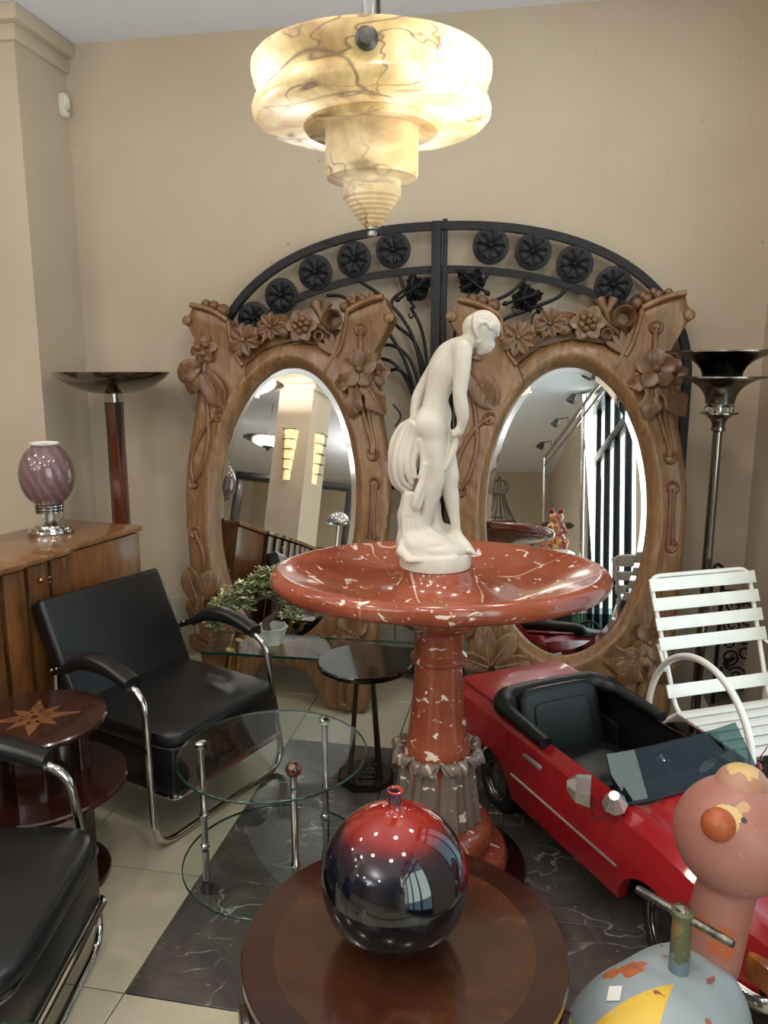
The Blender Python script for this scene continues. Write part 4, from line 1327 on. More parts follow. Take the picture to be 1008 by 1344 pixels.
# local x runs along the front towards the camera, local -y faces the room ... front is +y here
SL, SD = 1.95, 0.42
F_Y = 0.0
def sb_box(name, x0, x1, y0, y1, z0, z1, mat, bev=0.003, parent=None):
    return mesh_obj(name, G().box(((x0 + x1) / 2, (y0 + y1) / 2, (z0 + z1) / 2), (x1 - x0, y1 - y0, z1 - z0), 0, bev), mat, parent or sb)
sb_box('plinth', 0.03, SL - 0.03, -SD + 0.02, -0.03, 0, 0.08, M['black_wood'])
sb_box('carcass', 0.0, SL, -SD, -0.014, 0.08, CH - 0.022, M['walnut'])
# end panels that flank the fluted centre
C0, C1 = 0.435, 1.515
sb_box('door', 0.004, C0 - 0.006, -0.014, 0.002, 0.09, CH - 0.03, M['walnut'], 0.002)
sb_box('door', C1 + 0.006, SL - 0.004, -0.014, 0.002, 0.09, CH - 0.03, M['walnut'], 0.002)
NF = 9
fw_ = (C1 - C0) / NF
sb_box('gap_lining', C0 + 0.004, C1 - 0.004, -0.0145, -0.011, 0.085, CH - 0.025, M['ebony'])
for k in range(NF):
    a, b = C0 + k * fw_ + 0.013, C0 + (k + 1) * fw_ - 0.013
    bulge = 0.014 + 0.030 * math.sin(PI * (k + 0.5) / NF)
    pts = [(a, -0.014), (b, -0.014)] + [(b + (a - b) * t, bulge + 0.012 * math.sin(PI * t)) for t in [i / 8 for i in range(9)]]
    d = mesh_obj('fluted_door', G().prism(pts, 0.09, CH - 0.03, 0.0), M['walnut'], sb, angle=35)
    if k in (1, 4, 7):
        mesh_obj('knob', G().ball(((a + b) / 2 + 0.012, bulge + 0.024, CH - 0.085), 0.011, 12, 8), M['brass'], d)
    if k < NF - 1:
        for q in range(2):
            zz = CH - 0.10 - q * 0.02 - (0.07 if k % 2 else 0.0)
            mesh_obj('bright_inlay', G().box((b + 0.013, 0.006, zz), (0.020, 0.024, 0.016), 0, 0.001), M['chrome'], sb)
g = []
for i in range(0, 61):
    t = i / 60
    x = C0 - 0.004 + (C1 - C0 + 0.008) * t
    g.append((x, 0.030 + 0.030 * math.sin(PI * t) + 0.010 * abs(math.sin(PI * t * NF))))
top = [(-0.008, -SD), (-0.008, 0.012), (C0 - 0.006, 0.012)] + g + [(C1 + 0.006, 0.012), (SL + 0.008, 0.012), (SL + 0.008, -SD)]
mesh_obj('top', G().prism(top, CH - 0.022, CH, 0.002), M['walnut_top'], sb, angle=30)

# ------------------------------------------------------------------ lilac glass lamp
gl_k = N('lilac_glass')
vv = gl_k.co((1, 1, 1), (0.6, 0.5, 0))
wv = gl_k.n('ShaderNodeTexWave')
wv.inputs['Scale'].default_value = 9
wv.inputs['Distortion'].default_value = 5
wv.inputs['Detail'].default_value = 3
gl_k.l(vv, wv.inputs['Vector'])
gl_k.set(Base_Color=gl_k.ramp(wv.outputs['Fac'], [(0.1, srgb(112, 84, 88)), (0.6, srgb(119, 91, 94)), (1.0, srgb(130, 102, 104))]), Roughness=0.12, Coat_Weight=0.6, Coat_Roughness=0.03)
M['lilac'] = gl_k.m
lp = thing('table_lamp', 'lilac swirled glass globe lamp on a round chrome base, on the sideboard', 'lamp', (-1.443, 3.235, CH))
mesh_obj('base', G().lathe([(0, 0), (0.094, 0), (0.096, 0.004), (0.094, 0.012), (0.084, 0.014), (0.083, 0.022), (0.066, 0.025), (0.064, 0.032), (0.03, 0.038), (0.018, 0.05), (0.018, 0.085), (0, 0.085)], 48), M['chrome'], lp)
g = G()
for zz in (0.084, 0.097, 0.110):
    g.lathe([(0.0, zz), (0.055, zz), (0.060, zz + 0.003), (0.060, zz + 0.009), (0.055, zz + 0.012), (0, zz + 0.012)], 40)
mesh_obj('gallery', g, M['chrome'], lp)
for a in (0.4, 2.5, 4.6):
    mesh_obj('scroll', G().tube(spline([(0.02 * math.cos(a), 0.02 * math.sin(a), 0.045), (0.05 * math.cos(a), 0.05 * math.sin(a), 0.052), (0.052 * math.cos(a), 0.052 * math.sin(a), 0.08), (0.035 * math.cos(a), 0.035 * math.sin(a), 0.088)], 5), 0.003, 7), M['chrome'], lp)
glb = []
for i in range(25):
    a = -1.05 + (2.25) * i / 24
    glb.append((0.113 * math.cos(a) ** 0.9, 0.247 + 0.138 * math.sin(a)))
glb = [(0.052, 0.120)] + glb + [(0.060, 0.381), (0.058, 0.384)]
mesh_obj('globe', G().lathe(glb + [(0.052, 0.380), (0.046, 0.35), (0.0, 0.345)], 56), M['lilac'], lp)
mesh_obj('white_lip', G().lathe([(0.048, 0.372), (0.060, 0.380), (0.061, 0.386), (0.054, 0.387), (0.048, 0.380)], 48, caps=(False, False)), M['white_paint'], lp)

# ------------------------------------------------------------------ black armchairs
def cushion(cx, cy, cz, dx, dy, dz, e=4.0, crown=0.0, n=28, m_=14, m=None):
    """rounded block with a slightly domed top"""
    rings = []
    for i in range(m_ + 1):
        t = -PI / 2 + PI * i / m_
        sz = math.copysign(abs(math.sin(t)) ** (2 / e), math.sin(t))
        cz_ = max(abs(math.cos(t)) ** (2 / e), 0.02)
        ring = []
        for j in range(n):
            a = 2 * PI * j / n
            x = math.copysign(abs(math.cos(a)) ** (2 / e), math.cos(a)) * cz_
            y = math.copysign(abs(math.sin(a)) ** (2 / e), math.sin(a)) * cz_
            z = sz * dz / 2 + (crown * (1 - x * x) * (1 - y * y) if sz > 0 else 0)
            ring.append((cx + x * dx / 2, cy + y * dy / 2, cz + z))
        rings.append(ring)
    return G().loft(rings, m=m)
def armchair(label, loc, rz):
    t = thing('armchair', label, 'armchair', loc, rz, 0, 'black leather tubular armchairs')
    # deep seat block with a domed cushion
    mesh_obj('seat_base', G().box((0.085, 0, 0.265), (0.54, 0.54, 0.17), 0, 0.012, 3), M['leather'], t)
    mesh_obj('seat', cushion(0.085, 0, 0.365, 0.58, 0.565, 0.085, 6.5, 0.022), M['leather'], t, angle=80)
    rim = [(0.318, -0.268, 0.352), (0.326, 0.0, 0.352), (0.318, 0.268, 0.352)]
    mesh_obj('piping', G().tube(fillet([(-0.18, -0.278, 0.350), (0.370, -0.278, 0.350), (0.370, 0.278, 0.350), (-0.18, 0.278, 0.350)], 0.07, 8), 0.0045, 6), M['leather'], t)
    mesh_obj('seat_rail', G().tube(fillet([(-0.18, -0.279, 0.182), (0.365, -0.279, 0.182), (0.365, 0.279, 0.182), (-0.18, 0.279, 0.182)], 0.03), 0.009, 8), M['chrome'], t)
    mb = T(-0.165, 0, 0.41) @ RY(D2R(-24))
    mesh_obj('backrest', G().box((0, 0, 0.17), (0.08, 0.575, 0.43), 0, 0.022, 4, m=mb), M['leather'], t, angle=80)
    for s in (-1, 1):
        y = s * 0.308
        pad = spline([(-0.10, y, 0.565), (-0.03, y, 0.602), (0.06, y, 0.612), (0.15, y, 0.598), (0.225, y, 0.572)], 6)
        rings = []
        for i, p in enumerate(pad):
            q = i / (len(pad) - 1)
            w, hgt = 0.033, 0.030 * (0.75 + 0.25 * math.sin(PI * min(1, q * 1.3)))
            rings.append([(p.x, p.y + w * math.copysign(abs(math.cos(a)) ** 0.6, math.cos(a)), p.z + hgt * math.copysign(abs(math.sin(a)) ** 0.6, math.sin(a))) for a in [2 * PI * k / 16 for k in range(16)]])
        mesh_obj('arm_pad', G().loft(rings), M['leather'], t, angle=60)
        mesh_obj('arm_strap', G().tube([(-0.21, y, 0.52), (-0.15, y, 0.545), (-0.09, y, 0.572)], 0.013, 8, flat=0.5), M['black_wood'], t)
        for q in (0, 1):
            mesh_obj('rivet', G().ball((-0.20 + 0.03 * q, y - 0.008 * 1, 0.534 + 0.012 * q), 0.005, 8, 6), M['chrome'], t)
        mesh_obj('rear_leg', G().tube(fillet([(-0.19, s * 0.24, 0.20), (-0.24, s * 0.24, 0.012), (-0.20, s * 0.10, 0.012)], 0.05), 0.0125, 10), M['chrome'], t)
        mesh_obj('brace', G().tube([(-0.205, s * 0.30, 0.525), (-0.225, s * 0.292, 0.40), (-0.20, s * 0.27, 0.25)], 0.011, 8), M['chrome'], t)
    fr = fillet([(0.13, -0.308, 0.578), (0.275, -0.308, 0.545), (0.325, -0.338, 0.0125), (0.325, 0.338, 0.0125), (0.275, 0.308, 0.545), (0.13, 0.308, 0.578)], [0.09, 0.10, 0.10, 0.09], 8)
    mesh_obj('tubular_frame', G().tube(fr, 0.0125, 12), M['chrome'], t)
    return t
armchair('black leather armchair with chrome tube arms in front of the sideboard, back to the wall', (-0.868, 2.773, 0), math.atan2(-0.52, 0.85))
armchair('black leather armchair cut off by the lower left edge, nearest the camera', (-1.125, 1.58, 0), 0.0)

# ------------------------------------------------------------------ two tier table with a star inlay
stt = thing('star_table', 'round two tier mahogany table with a star inlay between the black armchairs', 'table', (-1.075, 2.19, 0), 0.3)
def disc(r, z0, z1, n=56, e=0.005):
    return G().lathe([(0, z0), (r - e, z0), (r, z0 + e), (r, z1 - e), (r - e, z1), (0, z1)], n)
M['star_wood'] = wood('satinwood', (88, 52, 31), (112, 72, 45), (130, 88, 57), (3, 3, 3), 5, 0.25, 0.3, 0.08, 0.02)
mesh_obj('table_top', disc(0.212, 0.532, 0.552), M['mahogany'], stt)
for k in range(8):
    L_ = 0.135 if k % 2 == 0 else 0.10
    mesh_obj('star_inlay', G().prism([(0.008, 0), (L_ * 0.35, 0.022), (L_, 0), (L_ * 0.35, -0.022)], 0.5515, 0.5528, 0, RZ(k * PI / 4)), M['star_wood'], stt, False)
mesh_obj('lower_shelf', disc(0.262, 0.325, 0.345), M['mahogany'], stt)
for k in range(3):
    a = k * 2 * PI / 3 + 0.5
    mesh_obj('leg', G().box((0.13 * math.cos(a), 0.13 * math.sin(a), 0.266), (0.035, 0.08, 0.532), a, 0.004), M['mahogany'], stt)
mesh_obj('foot_disc', disc(0.19, 0.0, 0.025), M['mahogany'], stt)

# ------------------------------------------------------------------ round glass trolley
gt = thing('glass_trolley', 'round two tier glass trolley with chrome posts and an amber ball', 'table', (-0.327, 2.08, 0))
def glass_disc(name, r, z, parent, th=0.008):
    o = mesh_obj(name, G().lathe([(0, z), (r - 0.001, z), (r - 0.001, z + th), (0, z + th)], 72), M['glass_top'], parent, angle=30)
    mesh_obj('ground_edge', G().lathe([(r - 0.003, z), (r, z + 0.002), (r, z + th - 0.002), (r - 0.003, z + th)], 72, caps=(False, False)), M['glass_edge'], o, angle=60)
    return o
glass_disc('glass_top', 0.277, 0.492, gt)
glass_disc('glass_shelf', 0.277, 0.150, gt)
posts = [(-0.222, 0.035), (0.085, -0.205), (0.137, 0.195)]
for i, (x, y) in enumerate(posts):
    po = mesh_obj('post', G().lathe([(0.0, 0.05), (0.011, 0.05), (0.011, 0.148), (0.0, 0.148)], 18, (x, y, 0)).lathe([(0.0, 0.162), (0.014, 0.162), (0.014, 0.170), (0.010, 0.174), (0.010, 0.262), (0.015, 0.268), (0.015, 0.274), (0.010, 0.280), (0.010, 0.488), (0.0, 0.488)], 18, (x, y, 0)), M['chrome'], gt)
    if i == 1:
        mesh_obj('stub', G().tube([(x, y, 0.503), (x, y, 0.535)], 0.009, 14), M['chrome'], po)
    else:
        mesh_obj('cap', G().lathe([(0, 0.503), (0.018, 0.503), (0.018, 0.507), (0.012, 0.512), (0, 0.514)], 20, (x, y, 0)), M['chrome'], po)
    mesh_obj('caster', G().lathe([(0, -0.009), (0.019, -0.009), (0.021, -0.005), (0.021, 0.005), (0.019, 0.009), (0, 0.009)], 18, m=T(x, y, 0.0215) @ RZ(0.5 * i) @ RX(PI / 2)).tube([(x, y, 0.03), (x, y, 0.055)], 0.006, 8), M['black_wood'], po)
am = N('amber_glass')
am.set(Base_Color=am.ramp(am.noise(30, 3, 0.5, 1.0), [(0.35, srgb(46, 18, 4)), (0.6, srgb(112, 58, 14)), (0.8, srgb(190, 120, 40))]), Roughness=0.04, Coat_Weight=0.8)
am.bsdf.inputs['Transmission Weight'].default_value = 0.35
M['amber'] = am.m
mesh_obj('amber_ball', G().ball((0.085, -0.205, 0.553), 0.022, 24, 16), M['amber'], gt)

# ------------------------------------------------------------------ glass console with brass legs, and the bonsai on it
CZ = 0.40
ca = math.atan2(-0.094, 0.585)
co_ = thing('glass_console', 'long rectangular glass table with brass legs in front of the left mirror', 'table', (-0.80, 3.150, 0), ca)
CLN, CDP = 1.10, 0.265
mesh_obj('glass_top', G().box((CLN / 2, CDP / 2, CZ - 0.006), (CLN - 0.004, CDP - 0.004, 0.012)), M['glass_top'], co_, False)
g = G()
for x0, x1, y0, y1 in ((0, CLN, 0, 0.003), (0, CLN, CDP - 0.003, CDP), (0, 0.003, 0, CDP), (CLN - 0.003, CLN, 0, CDP)):
    g.box(((x0 + x1) / 2, (y0 + y1) / 2, CZ - 0.006), (x1 - x0, y1 - y0, 0.012), 0, 0.001, 1)
mesh_obj('ground_edge', g, M['glass_edge'], co_, False)
for x, y in ((0.06, 0.05), (0.06, 0.215), (1.03, 0.05), (1.03, 0.215)):
    sx = 1 if x > 0.5 else -1
    sy = 1 if y > 0.15 else -1
    mesh_obj('leg', G().tube([(x - 0.05 * sx, y - 0.02 * sy, CZ - 0.013), (x - 0.045 * sx, y - 0.02 * sy, CZ - 0.03), (x + 0.01 * sx, y, 0.0)], [0.02, 0.014, 0.010], 12), M['brass'], co_)
bz = thing('potted_bonsai', 'small bonsai with pale green leaves in a fluted white pot on the glass console', 'plant', (-0.50, 3.245, CZ))
rings = []
for r, z in [(0.0, 0.0), (0.04, 0.0), (0.046, 0.004), (0.056, 0.05), (0.068, 0.078), (0.070, 0.082), (0.064, 0.082), (0.05, 0.06), (0.0, 0.06)]:
    rings.append([((r * (1 + 0.07 * math.cos(8 * a))) * math.cos(a), (r * (1 + 0.07 * math.cos(8 * a))) * math.sin(a), z) for a in [2 * PI * j / 64 for j in range(64)]])
M['celadon'] = plain('pale_porcelain', (196, 202, 190), 0.2, coat=0.4, var=0.04)
mesh_obj('pot', G().loft(rings), M['celadon'], bz)
M['bark'] = plain('bark', (74, 54, 44), 0.8, var=0.35, vscale=40, bump=0.6, bscale=70)
tr_ = spline([(-0.02, 0, 0.06), (-0.025, 0, 0.10), (0.01, 0.0, 0.13), (0.03, 0, 0.175), (0.0, 0.0, 0.215), (-0.06, 0, 0.205), (-0.14, 0.0, 0.17), (-0.20, 0, 0.15)], 6)
mesh_obj('trunk', G().tube(tr_, [0.018 - 0.012 * i / (len(tr_) - 1) for i in range(len(tr_))], 9).tube(spline([(0.02, 0, 0.16), (0.05, 0.01, 0.20), (0.09, 0.0, 0.19)], 5), 0.007, 7).tube(spline([(0.0, 0, 0.215), (-0.02, 0.02, 0.25), (0.03, 0.01, 0.30)], 5), 0.007, 7), M['bark'], bz)
lk = N('bonsai_leaf')
gi = lk.n('ShaderNodeNewGeometry')
lk.set(Base_Color=lk.ramp(gi.outputs['Random Per Island'], [(0.0, srgb(62, 80, 46)), (0.4, srgb(104, 120, 72)), (0.65, srgb(168, 174, 122)), (0.85, srgb(226, 224, 180))]), Roughness=0.5)
M['bonsai_leaf'] = lk.m
rnd = random.Random(5)
g = G()
lb = G().blade(0.026, 0.011, 0.002, -0.003, 0.002, 0, 4, 6, 0.7, 0.3)
clumps = [(0.05, 0.31, 0.07), (-0.02, 0.29, 0.08), (-0.10, 0.25, 0.08), (-0.17, 0.20, 0.075), (-0.23, 0.15, 0.065), (-0.27, 0.10, 0.05), (0.08, 0.22, 0.075), (0.10, 0.13, 0.06), (0.02, 0.24, 0.07), (-0.14, 0.17, 0.07), (0.07, 0.27, 0.06), (-0.25, 0.07, 0.035), (0.06, 0.35, 0.03)]
for cx, cz, r in clumps:
    for k in range(int(34 * r / 0.07)):
        a, b, q = rnd.uniform(0, 2 * PI), rnd.uniform(-0.7, 1.3), r * rnd.uniform(0.45, 1.0)
        p = (cx + q * math.cos(a) * math.cos(b), 0.75 * q * math.sin(a) * math.cos(b), cz + 0.8 * q * math.sin(b))
        for j in range(5):
            g.merge(lb, T(*p) @ RZ(a + j * 1.256) @ RY(-0.5 + rnd.uniform(-0.4, 0.4)))
mesh_obj('foliage', g, M['bonsai_leaf'], bz, kind='stuff')

# ------------------------------------------------------------------ small black pedestal table
bt = thing('side_table', 'small round black side table with slender legs beside the marble fountain', 'table', (-0.073, 2.80, 0))
mesh_obj('table_top', disc(0.185, 0.474, 0.496), M['ebony'], bt)
def octring(r, z):
    return [(r * math.cos(PI / 8 + k * PI / 4), r * math.sin(PI / 8 + k * PI / 4), z) for k in range(8)]
mesh_obj('base', G().loft([octring(0.118, 0.0), octring(0.118, 0.018), octring(0.108, 0.026)]), M['ebony'], bt, False)
g = G()
for k in range(4):
    g.box((0.02, -0.004, 0.033 + 0.014 * k), (0.10 - 0.016 * k, 0.09 - 0.016 * k, 0.014), 0, 0.001)
mesh_obj('stepped_block', g, M['black_wood'], bt)
for k in range(4):
    for i in range(7 - k):
        mesh_obj('stud', G().box((0.02 + (i - (6 - k) / 2) * 0.0115, -0.051 + 0.008 * k, 0.033 + 0.014 * k), (0.006, 0.004, 0.005)), M['chrome'], bt, False)
for x0, y0, x1, y1 in ((-0.03, -0.02, -0.06, -0.045), (0.025, -0.02, 0.055, -0.05), (-0.03, 0.02, -0.06, 0.045), (0.025, 0.02, 0.055, 0.045)):
    mesh_obj('leg', G().loft([[(x0 - 0.008, y0 - 0.006, 0.475), (x0 + 0.008, y0 - 0.006, 0.475), (x0 + 0.008, y0 + 0.006, 0.475), (x0 - 0.008, y0 + 0.006, 0.475)],
                             [(x1 - 0.011, y1 - 0.008, 0.024), (x1 + 0.011, y1 - 0.008, 0.024), (x1 + 0.011, y1 + 0.008, 0.024), (x1 - 0.011, y1 + 0.008, 0.024)]]), M['black_wood'], bt, False)

# ------------------------------------------------------------------ foreground drum table and vase
dt = thing('drum_table', 'dark round mahogany table with a burl centre in the foreground', 'table', (0.038, 1.256, 0))
TZ = 0.55
mesh_obj('top_border', G().lathe([(0.243, TZ - 0.02), (0.298, TZ - 0.02), (0.301, TZ - 0.017), (0.301, TZ - 0.002), (0.2995, TZ), (0.2435, TZ)], 96, caps=(False, False)), M['mahogany'], dt, angle=25)
mesh_obj('burl_center', G().lathe([(0, TZ - 0.02), (0.2433, TZ - 0.02), (0.2433, TZ + 0.0002), (0, TZ + 0.0002)], 96), M['mahogany_burl'], dt, angle=30)
mesh_obj('apron', G().lathe([(0, TZ - 0.10), (0.285, TZ - 0.10), (0.292, TZ - 0.095), (0.292, TZ - 0.082), (0.284, TZ - 0.078), (0.284, TZ - 0.040), (0.292, TZ - 0.036), (0.294, TZ - 0.024), (0.288, TZ - 0.019), (0, TZ - 0.019)], 96), M['mahogany'], dt, angle=40)
for a in (PI + 0.38, -0.42, 0.9, 2.2):
    mesh_obj('leg', G().box((0.285 * math.cos(a), 0.285 * math.sin(a), (TZ - 0.05) / 2), (0.05, 0.05, TZ - 0.05), a, 0.006), M['mahogany'], dt)
mesh_obj('lower_shelf', disc(0.25, 0.12, 0.145, 72), M['mahogany'], dt)
vk = N('flambe_glaze')
sp = vk.n('ShaderNodeSeparateXYZ')
vk.l(vk._co.outputs['Object'] if vk._co else vk.co() and vk._co.outputs['Object'], sp.inputs[0])
zn = vk.math('ADD', sp.outputs['Z'], vk.math('MULTIPLY', vk.math('SUBTRACT', vk.noise(9, 4, 0.6, 0.6), 0.5), 0.05))
sidex = vk.math('MULTIPLY', vk.ramp(sp.outputs['X'], [(0.11, (0, 0, 0)), (0.136, (1, 1, 1))]), 0.10)
zn = vk.math('ADD', zn, sidex)
vk.set(Base_Color=vk.ramp(vk.math('DIVIDE', zn, 0.30), [(0.0, srgb(8, 8, 10)), (0.52, srgb(9, 9, 13)), (0.66, srgb(16, 18, 32)), (0.74, srgb(52, 22, 32)), (0.80, srgb(128, 30, 24)), (0.90, srgb(150, 36, 26)), (0.915, srgb(70, 40, 58)), (0.98, srgb(60, 44, 66)), (1.0, srgb(196, 66, 44))]), Roughness=0.07, Coat_Weight=0.5, Coat_Roughness=0.02)
M['flambe'] = vk.m
vs = thing('globe_vase', 'glossy globe vase, red fading to blue-black, with a tiny neck', 'vase', (0.020, 1.27, TZ))
vp = [(0.0, 0.0), (0.055, 0.0)]
for i in range(33):
    a = -1.15 + 2.62 * i / 32
    vp.append((0.137 * math.cos(a), 0.125 + 0.1365 * math.sin(a)))
vp = [p for p in vp if p[1] >= 0 and p[0] >= 0.0 and not (p[0] < 0.016 and p[1] > 0.1)]
mesh_obj('body', G().lathe(vp + [(0.0155, 0.264), (0.0125, 0.272), (0.0115, 0.285), (0.0125, 0.297), (0.0145, 0.301), (0.0125, 0.302), (0.009, 0.296), (0.009, 0.27), (0.0, 0.268)], 72), M['flambe'], vs, angle=70)

# ------------------------------------------------------------------ glass table at the lower left edge
gb = thing('glass_table', 'round glass table of which only the far rim shows at the lower left edge', 'table', (-0.64, 0.835, 0))
glass_disc('glass_top', 0.29, 0.498, gt if False else gb)
for k in range(3):
    a = k * 2.094 + 0.3
    mesh_obj('leg', G().tube([(0.2 * math.cos(a), 0.2 * math.sin(a), 0.0), (0.2 * math.cos(a), 0.2 * math.sin(a), 0.497)], 0.011, 12), M['chrome'], gb)

# ------------------------------------------------------------------ red pedal car
def paint(name, c):
    k = N(name)
    k.set(Base_Color=k.ramp(k.noise(2.5, 3), [(0.3, tuple(x * 0.92 for x in c[:3]) + (1,)), (0.7, c)]), Roughness=0.3, Coat_Weight=0.5, Coat_Roughness=0.05)
    return k.m
M['red_paint'] = paint('red_paint', srgb(164, 26, 32))
M['tyre'] = plain('tyre_rubber', (18, 17, 17), 0.75, var=0.2)
M['cockpit'] = plain('cockpit_black', (15, 16, 20), 0.55, var=0.25)
car = thing('pedal_car', 'red open-top pedal car with black seat and windscreen, on the dark marble floor', 'toy car', (0.392, 2.58, 0), math.atan2(-0.919, 0.393))
CW = 0.565
XR_, XF_ = -0.36, 1.15
X0C, X1C = -0.035, 0.665            # cockpit opening
WB = 0.827
AR = 0.132
def crease_z(x):
    return 0.352 - 0.010 * max(0, x - 0.5) ** 1.0 - 0.055 * max(0, (x - 0.75) / 0.4) ** 1.6 - 0.012 * max(0, (-x - 0.1) / 0.26) ** 2
def bottom_z(x):
    z = 0.115 + 0.02 * max(0, (x - 0.95) / 0.2) + 0.06 * max(0, (-x - 0.1) / 0.26)
    for c in (0.0, WB):
        if abs(x - c) < AR:
            z = max(z, 0.112 + math.sqrt(AR * AR - (x - c) ** 2))
    return z
def side_y(x, f):
    """f: 0 bottom .. 1 crease; the flank leans out a little above the sill"""
    y = 0.006 - 0.016 * math.sin(PI * min(1, f * 0.95)) + 0.012 * f * f
    y += 0.035 * max(0, (x - 0.95) / 0.2) ** 2 + 0.035 * max(0, (-x - 0.18) / 0.18) ** 2
    return y
xs = sorted(set([XR_ + (XF_ - XR_) * i / 64 for i in range(65)] + [X0C, X1C] + [c + s * AR * q for c in (0.0, WB) for s in (-1, 1) for q in (1.0, 0.9999, 0.985, 0.95, 0.88, 0.75)]))
def deck_z(x, y):
    """height of the upper deck at y from the near flank"""
    e = min(y, CW - y)
    cz = crease_z(x)
    sh = 0.030 * min(1.0, e / 0.04)
    if x > X1C - 0.02:                                  # bonnet: two wing ridges and a raised middle panel
        q = max(0.0, min(1.0, (e - 0.05) / 0.035))
        sh = 0.030 * min(1.0, e / 0.03) - 0.014 * q
        r = max(0.0, min(1.0, (e - 0.14) / 0.02))
        sh += 0.013 * r
    if x < X0C:
        sh += 0.0
    return cz + sh
body = G()
NS = 8
ys = [0, 0.012, 0.028, 0.045, 0.06, 0.08, 0.10, 0.13, 0.145, 0.165, 0.20, CW / 2]
ys = ys + [CW - y for y in ys[-2::-1]]
def flank(side):
    rows = []
    for x in xs:
        b, t = bottom_z(x), crease_z(x)
        row = []
        for k in range(NS + 1):
            f = k / NS
            z = b + (t - b) * f
            ff = max(0, (z - 0.115) / (t - 0.115))
            y = side_y(x, ff)
            row.append((x, y if side == 0 else CW - y, z))
        rows.append(row)
    body.loft(rows, closed=False)
    # returned edge round the sill and arches, so that the skin has depth
    lip = [[(x, (side_y(x, max(0, (bottom_z(x) - 0.115) / (crease_z(x) - 0.115)))) if side == 0 else CW - side_y(x, max(0, (bottom_z(x) - 0.115) / (crease_z(x) - 0.115))), bottom_z(x)),
            (x, 0.035 if side == 0 else CW - 0.035, bottom_z(x) + 0.002)] for x in xs]
    body.loft(lip, closed=False)
flank(0)
flank(1)
def edge_y(x):
    return side_y(x, 1.0)
def deck(x0, x1, ylist):
    rows = []
    for x in [q for q in xs if x0 - 1e-9 <= q <= x1 + 1e-9]:
        e = edge_y(x)
        rows.append([(x, e + (CW - 2 * e) * (y / CW), deck_z(x, y)) for y in ylist])
    body.loft(rows, closed=False)
deck(XR_, X0C, ys)
deck(X1C, XF_, ys)
deck(X0C, X1C, [0, 0.012, 0.028, 0.045])
deck(X0C, X1C, [CW - 0.045, CW - 0.028, CW - 0.012, CW])
for xe, lean in ((XF_, 0.02), (XR_, -0.02)):
    rows = []
    for k in range(7):
        f = k / 6
        row = []
        for y in ys:
            e0 = side_y(xe, f)
            zt = deck_z(xe, y)
            zb = bottom_z(xe)
            row.append((xe + lean * math.sin(PI * f) * 1.0, e0 + (CW - 2 * e0) * (y / CW), zb + (zt - zb) * f))
        rows.append(row)
    body.loft(rows, closed=False)
bodyo = mesh_obj('body', body, M['red_paint'], car, angle=28)
# floor pan and wheel housings, dark underside
mesh_obj('underbody', G().box(((XR_ + XF_) / 2, CW / 2, 0.132), (XF_ - XR_ - 0.10, 0.26, 0.03), 0, 0.004), M['cockpit'], car)
# boot lid: a separate raised panel
lid = [(XR_ + 0.045, 0.05), (X0C - 0.012, 0.046), (X0C - 0.012, CW - 0.046), (XR_ + 0.045, CW - 0.05)]
mesh_obj('boot_lid', G().prism(lid, 0.383, 0.392, 0.002), M['red_paint'], car, angle=30)
# cockpit tub, seat, padded hood roll
tub = G()
X_, Y0_, Y1_ = (X0C, X1C), 0.046, CW - 0.046
tub.box(((X0C + X1C) / 2, CW / 2, 0.155), (X1C - X0C, Y1_ - Y0_, 0.014))
tub.box(((X0C + X1C) / 2, Y0_ - 0.004, 0.262), (X1C - X0C, 0.008, 0.215))
tub.box(((X0C + X1C) / 2, Y1_ + 0.004, 0.262), (X1C - X0C, 0.008, 0.215))
tub.box((X0C - 0.004, CW / 2, 0.265), (0.008, Y1_ - Y0_, 0.22))
tub.box((X1C + 0.004, CW / 2, 0.255), (0.008, Y1_ - Y0_, 0.205))
mesh_obj('cockpit_tub', tub, M['cockpit'], car, False)
mesh_obj('dashboard', G().box((X1C - 0.055, CW / 2, 0.345), (0.10, Y1_ - Y0_ - 0.004, 0.05), 0, 0.015, 3), M['cockpit'], car)
mesh_obj('seat_cushion', cushion(0.22, CW / 2 - 0.01, 0.205, 0.30, 0.36, 0.085, 5, 0.01), M['leather_soft'], car, angle=80)
sbk = T(0.075, CW / 2 - 0.01, 0.20) @ RY(D2R(-20))
seat = mesh_obj('seat_back', cushion(0, 0, 0.125, 0.07, 0.35, 0.27, 6, 0, m=sbk), M['leather_soft'], car, angle=80)
mesh_obj('seat_panel', cushion(0.033, 0, 0.11, 0.016, 0.25, 0.19, 7, 0, m=sbk), M['leather_soft'], seat, angle=80)
roll = fillet([(0.28, 0.036, 0.388), (0.02, 0.040, 0.400), (-0.045, 0.085, 0.410), (-0.05, CW / 2, 0.414), (-0.045, CW - 0.085, 0.410), (0.02, CW - 0.040, 0.400), (0.28, CW - 0.036, 0.388)], 0.06, 6)
rr = [0.020 + 0.016 * min(1, min(i, len(roll) - 1 - i) / 5) for i in range(len(roll))]
mesh_obj('hood_roll', G().tube(roll, rr, 14, flat=1.25), M['leather_soft'], car, angle=70)
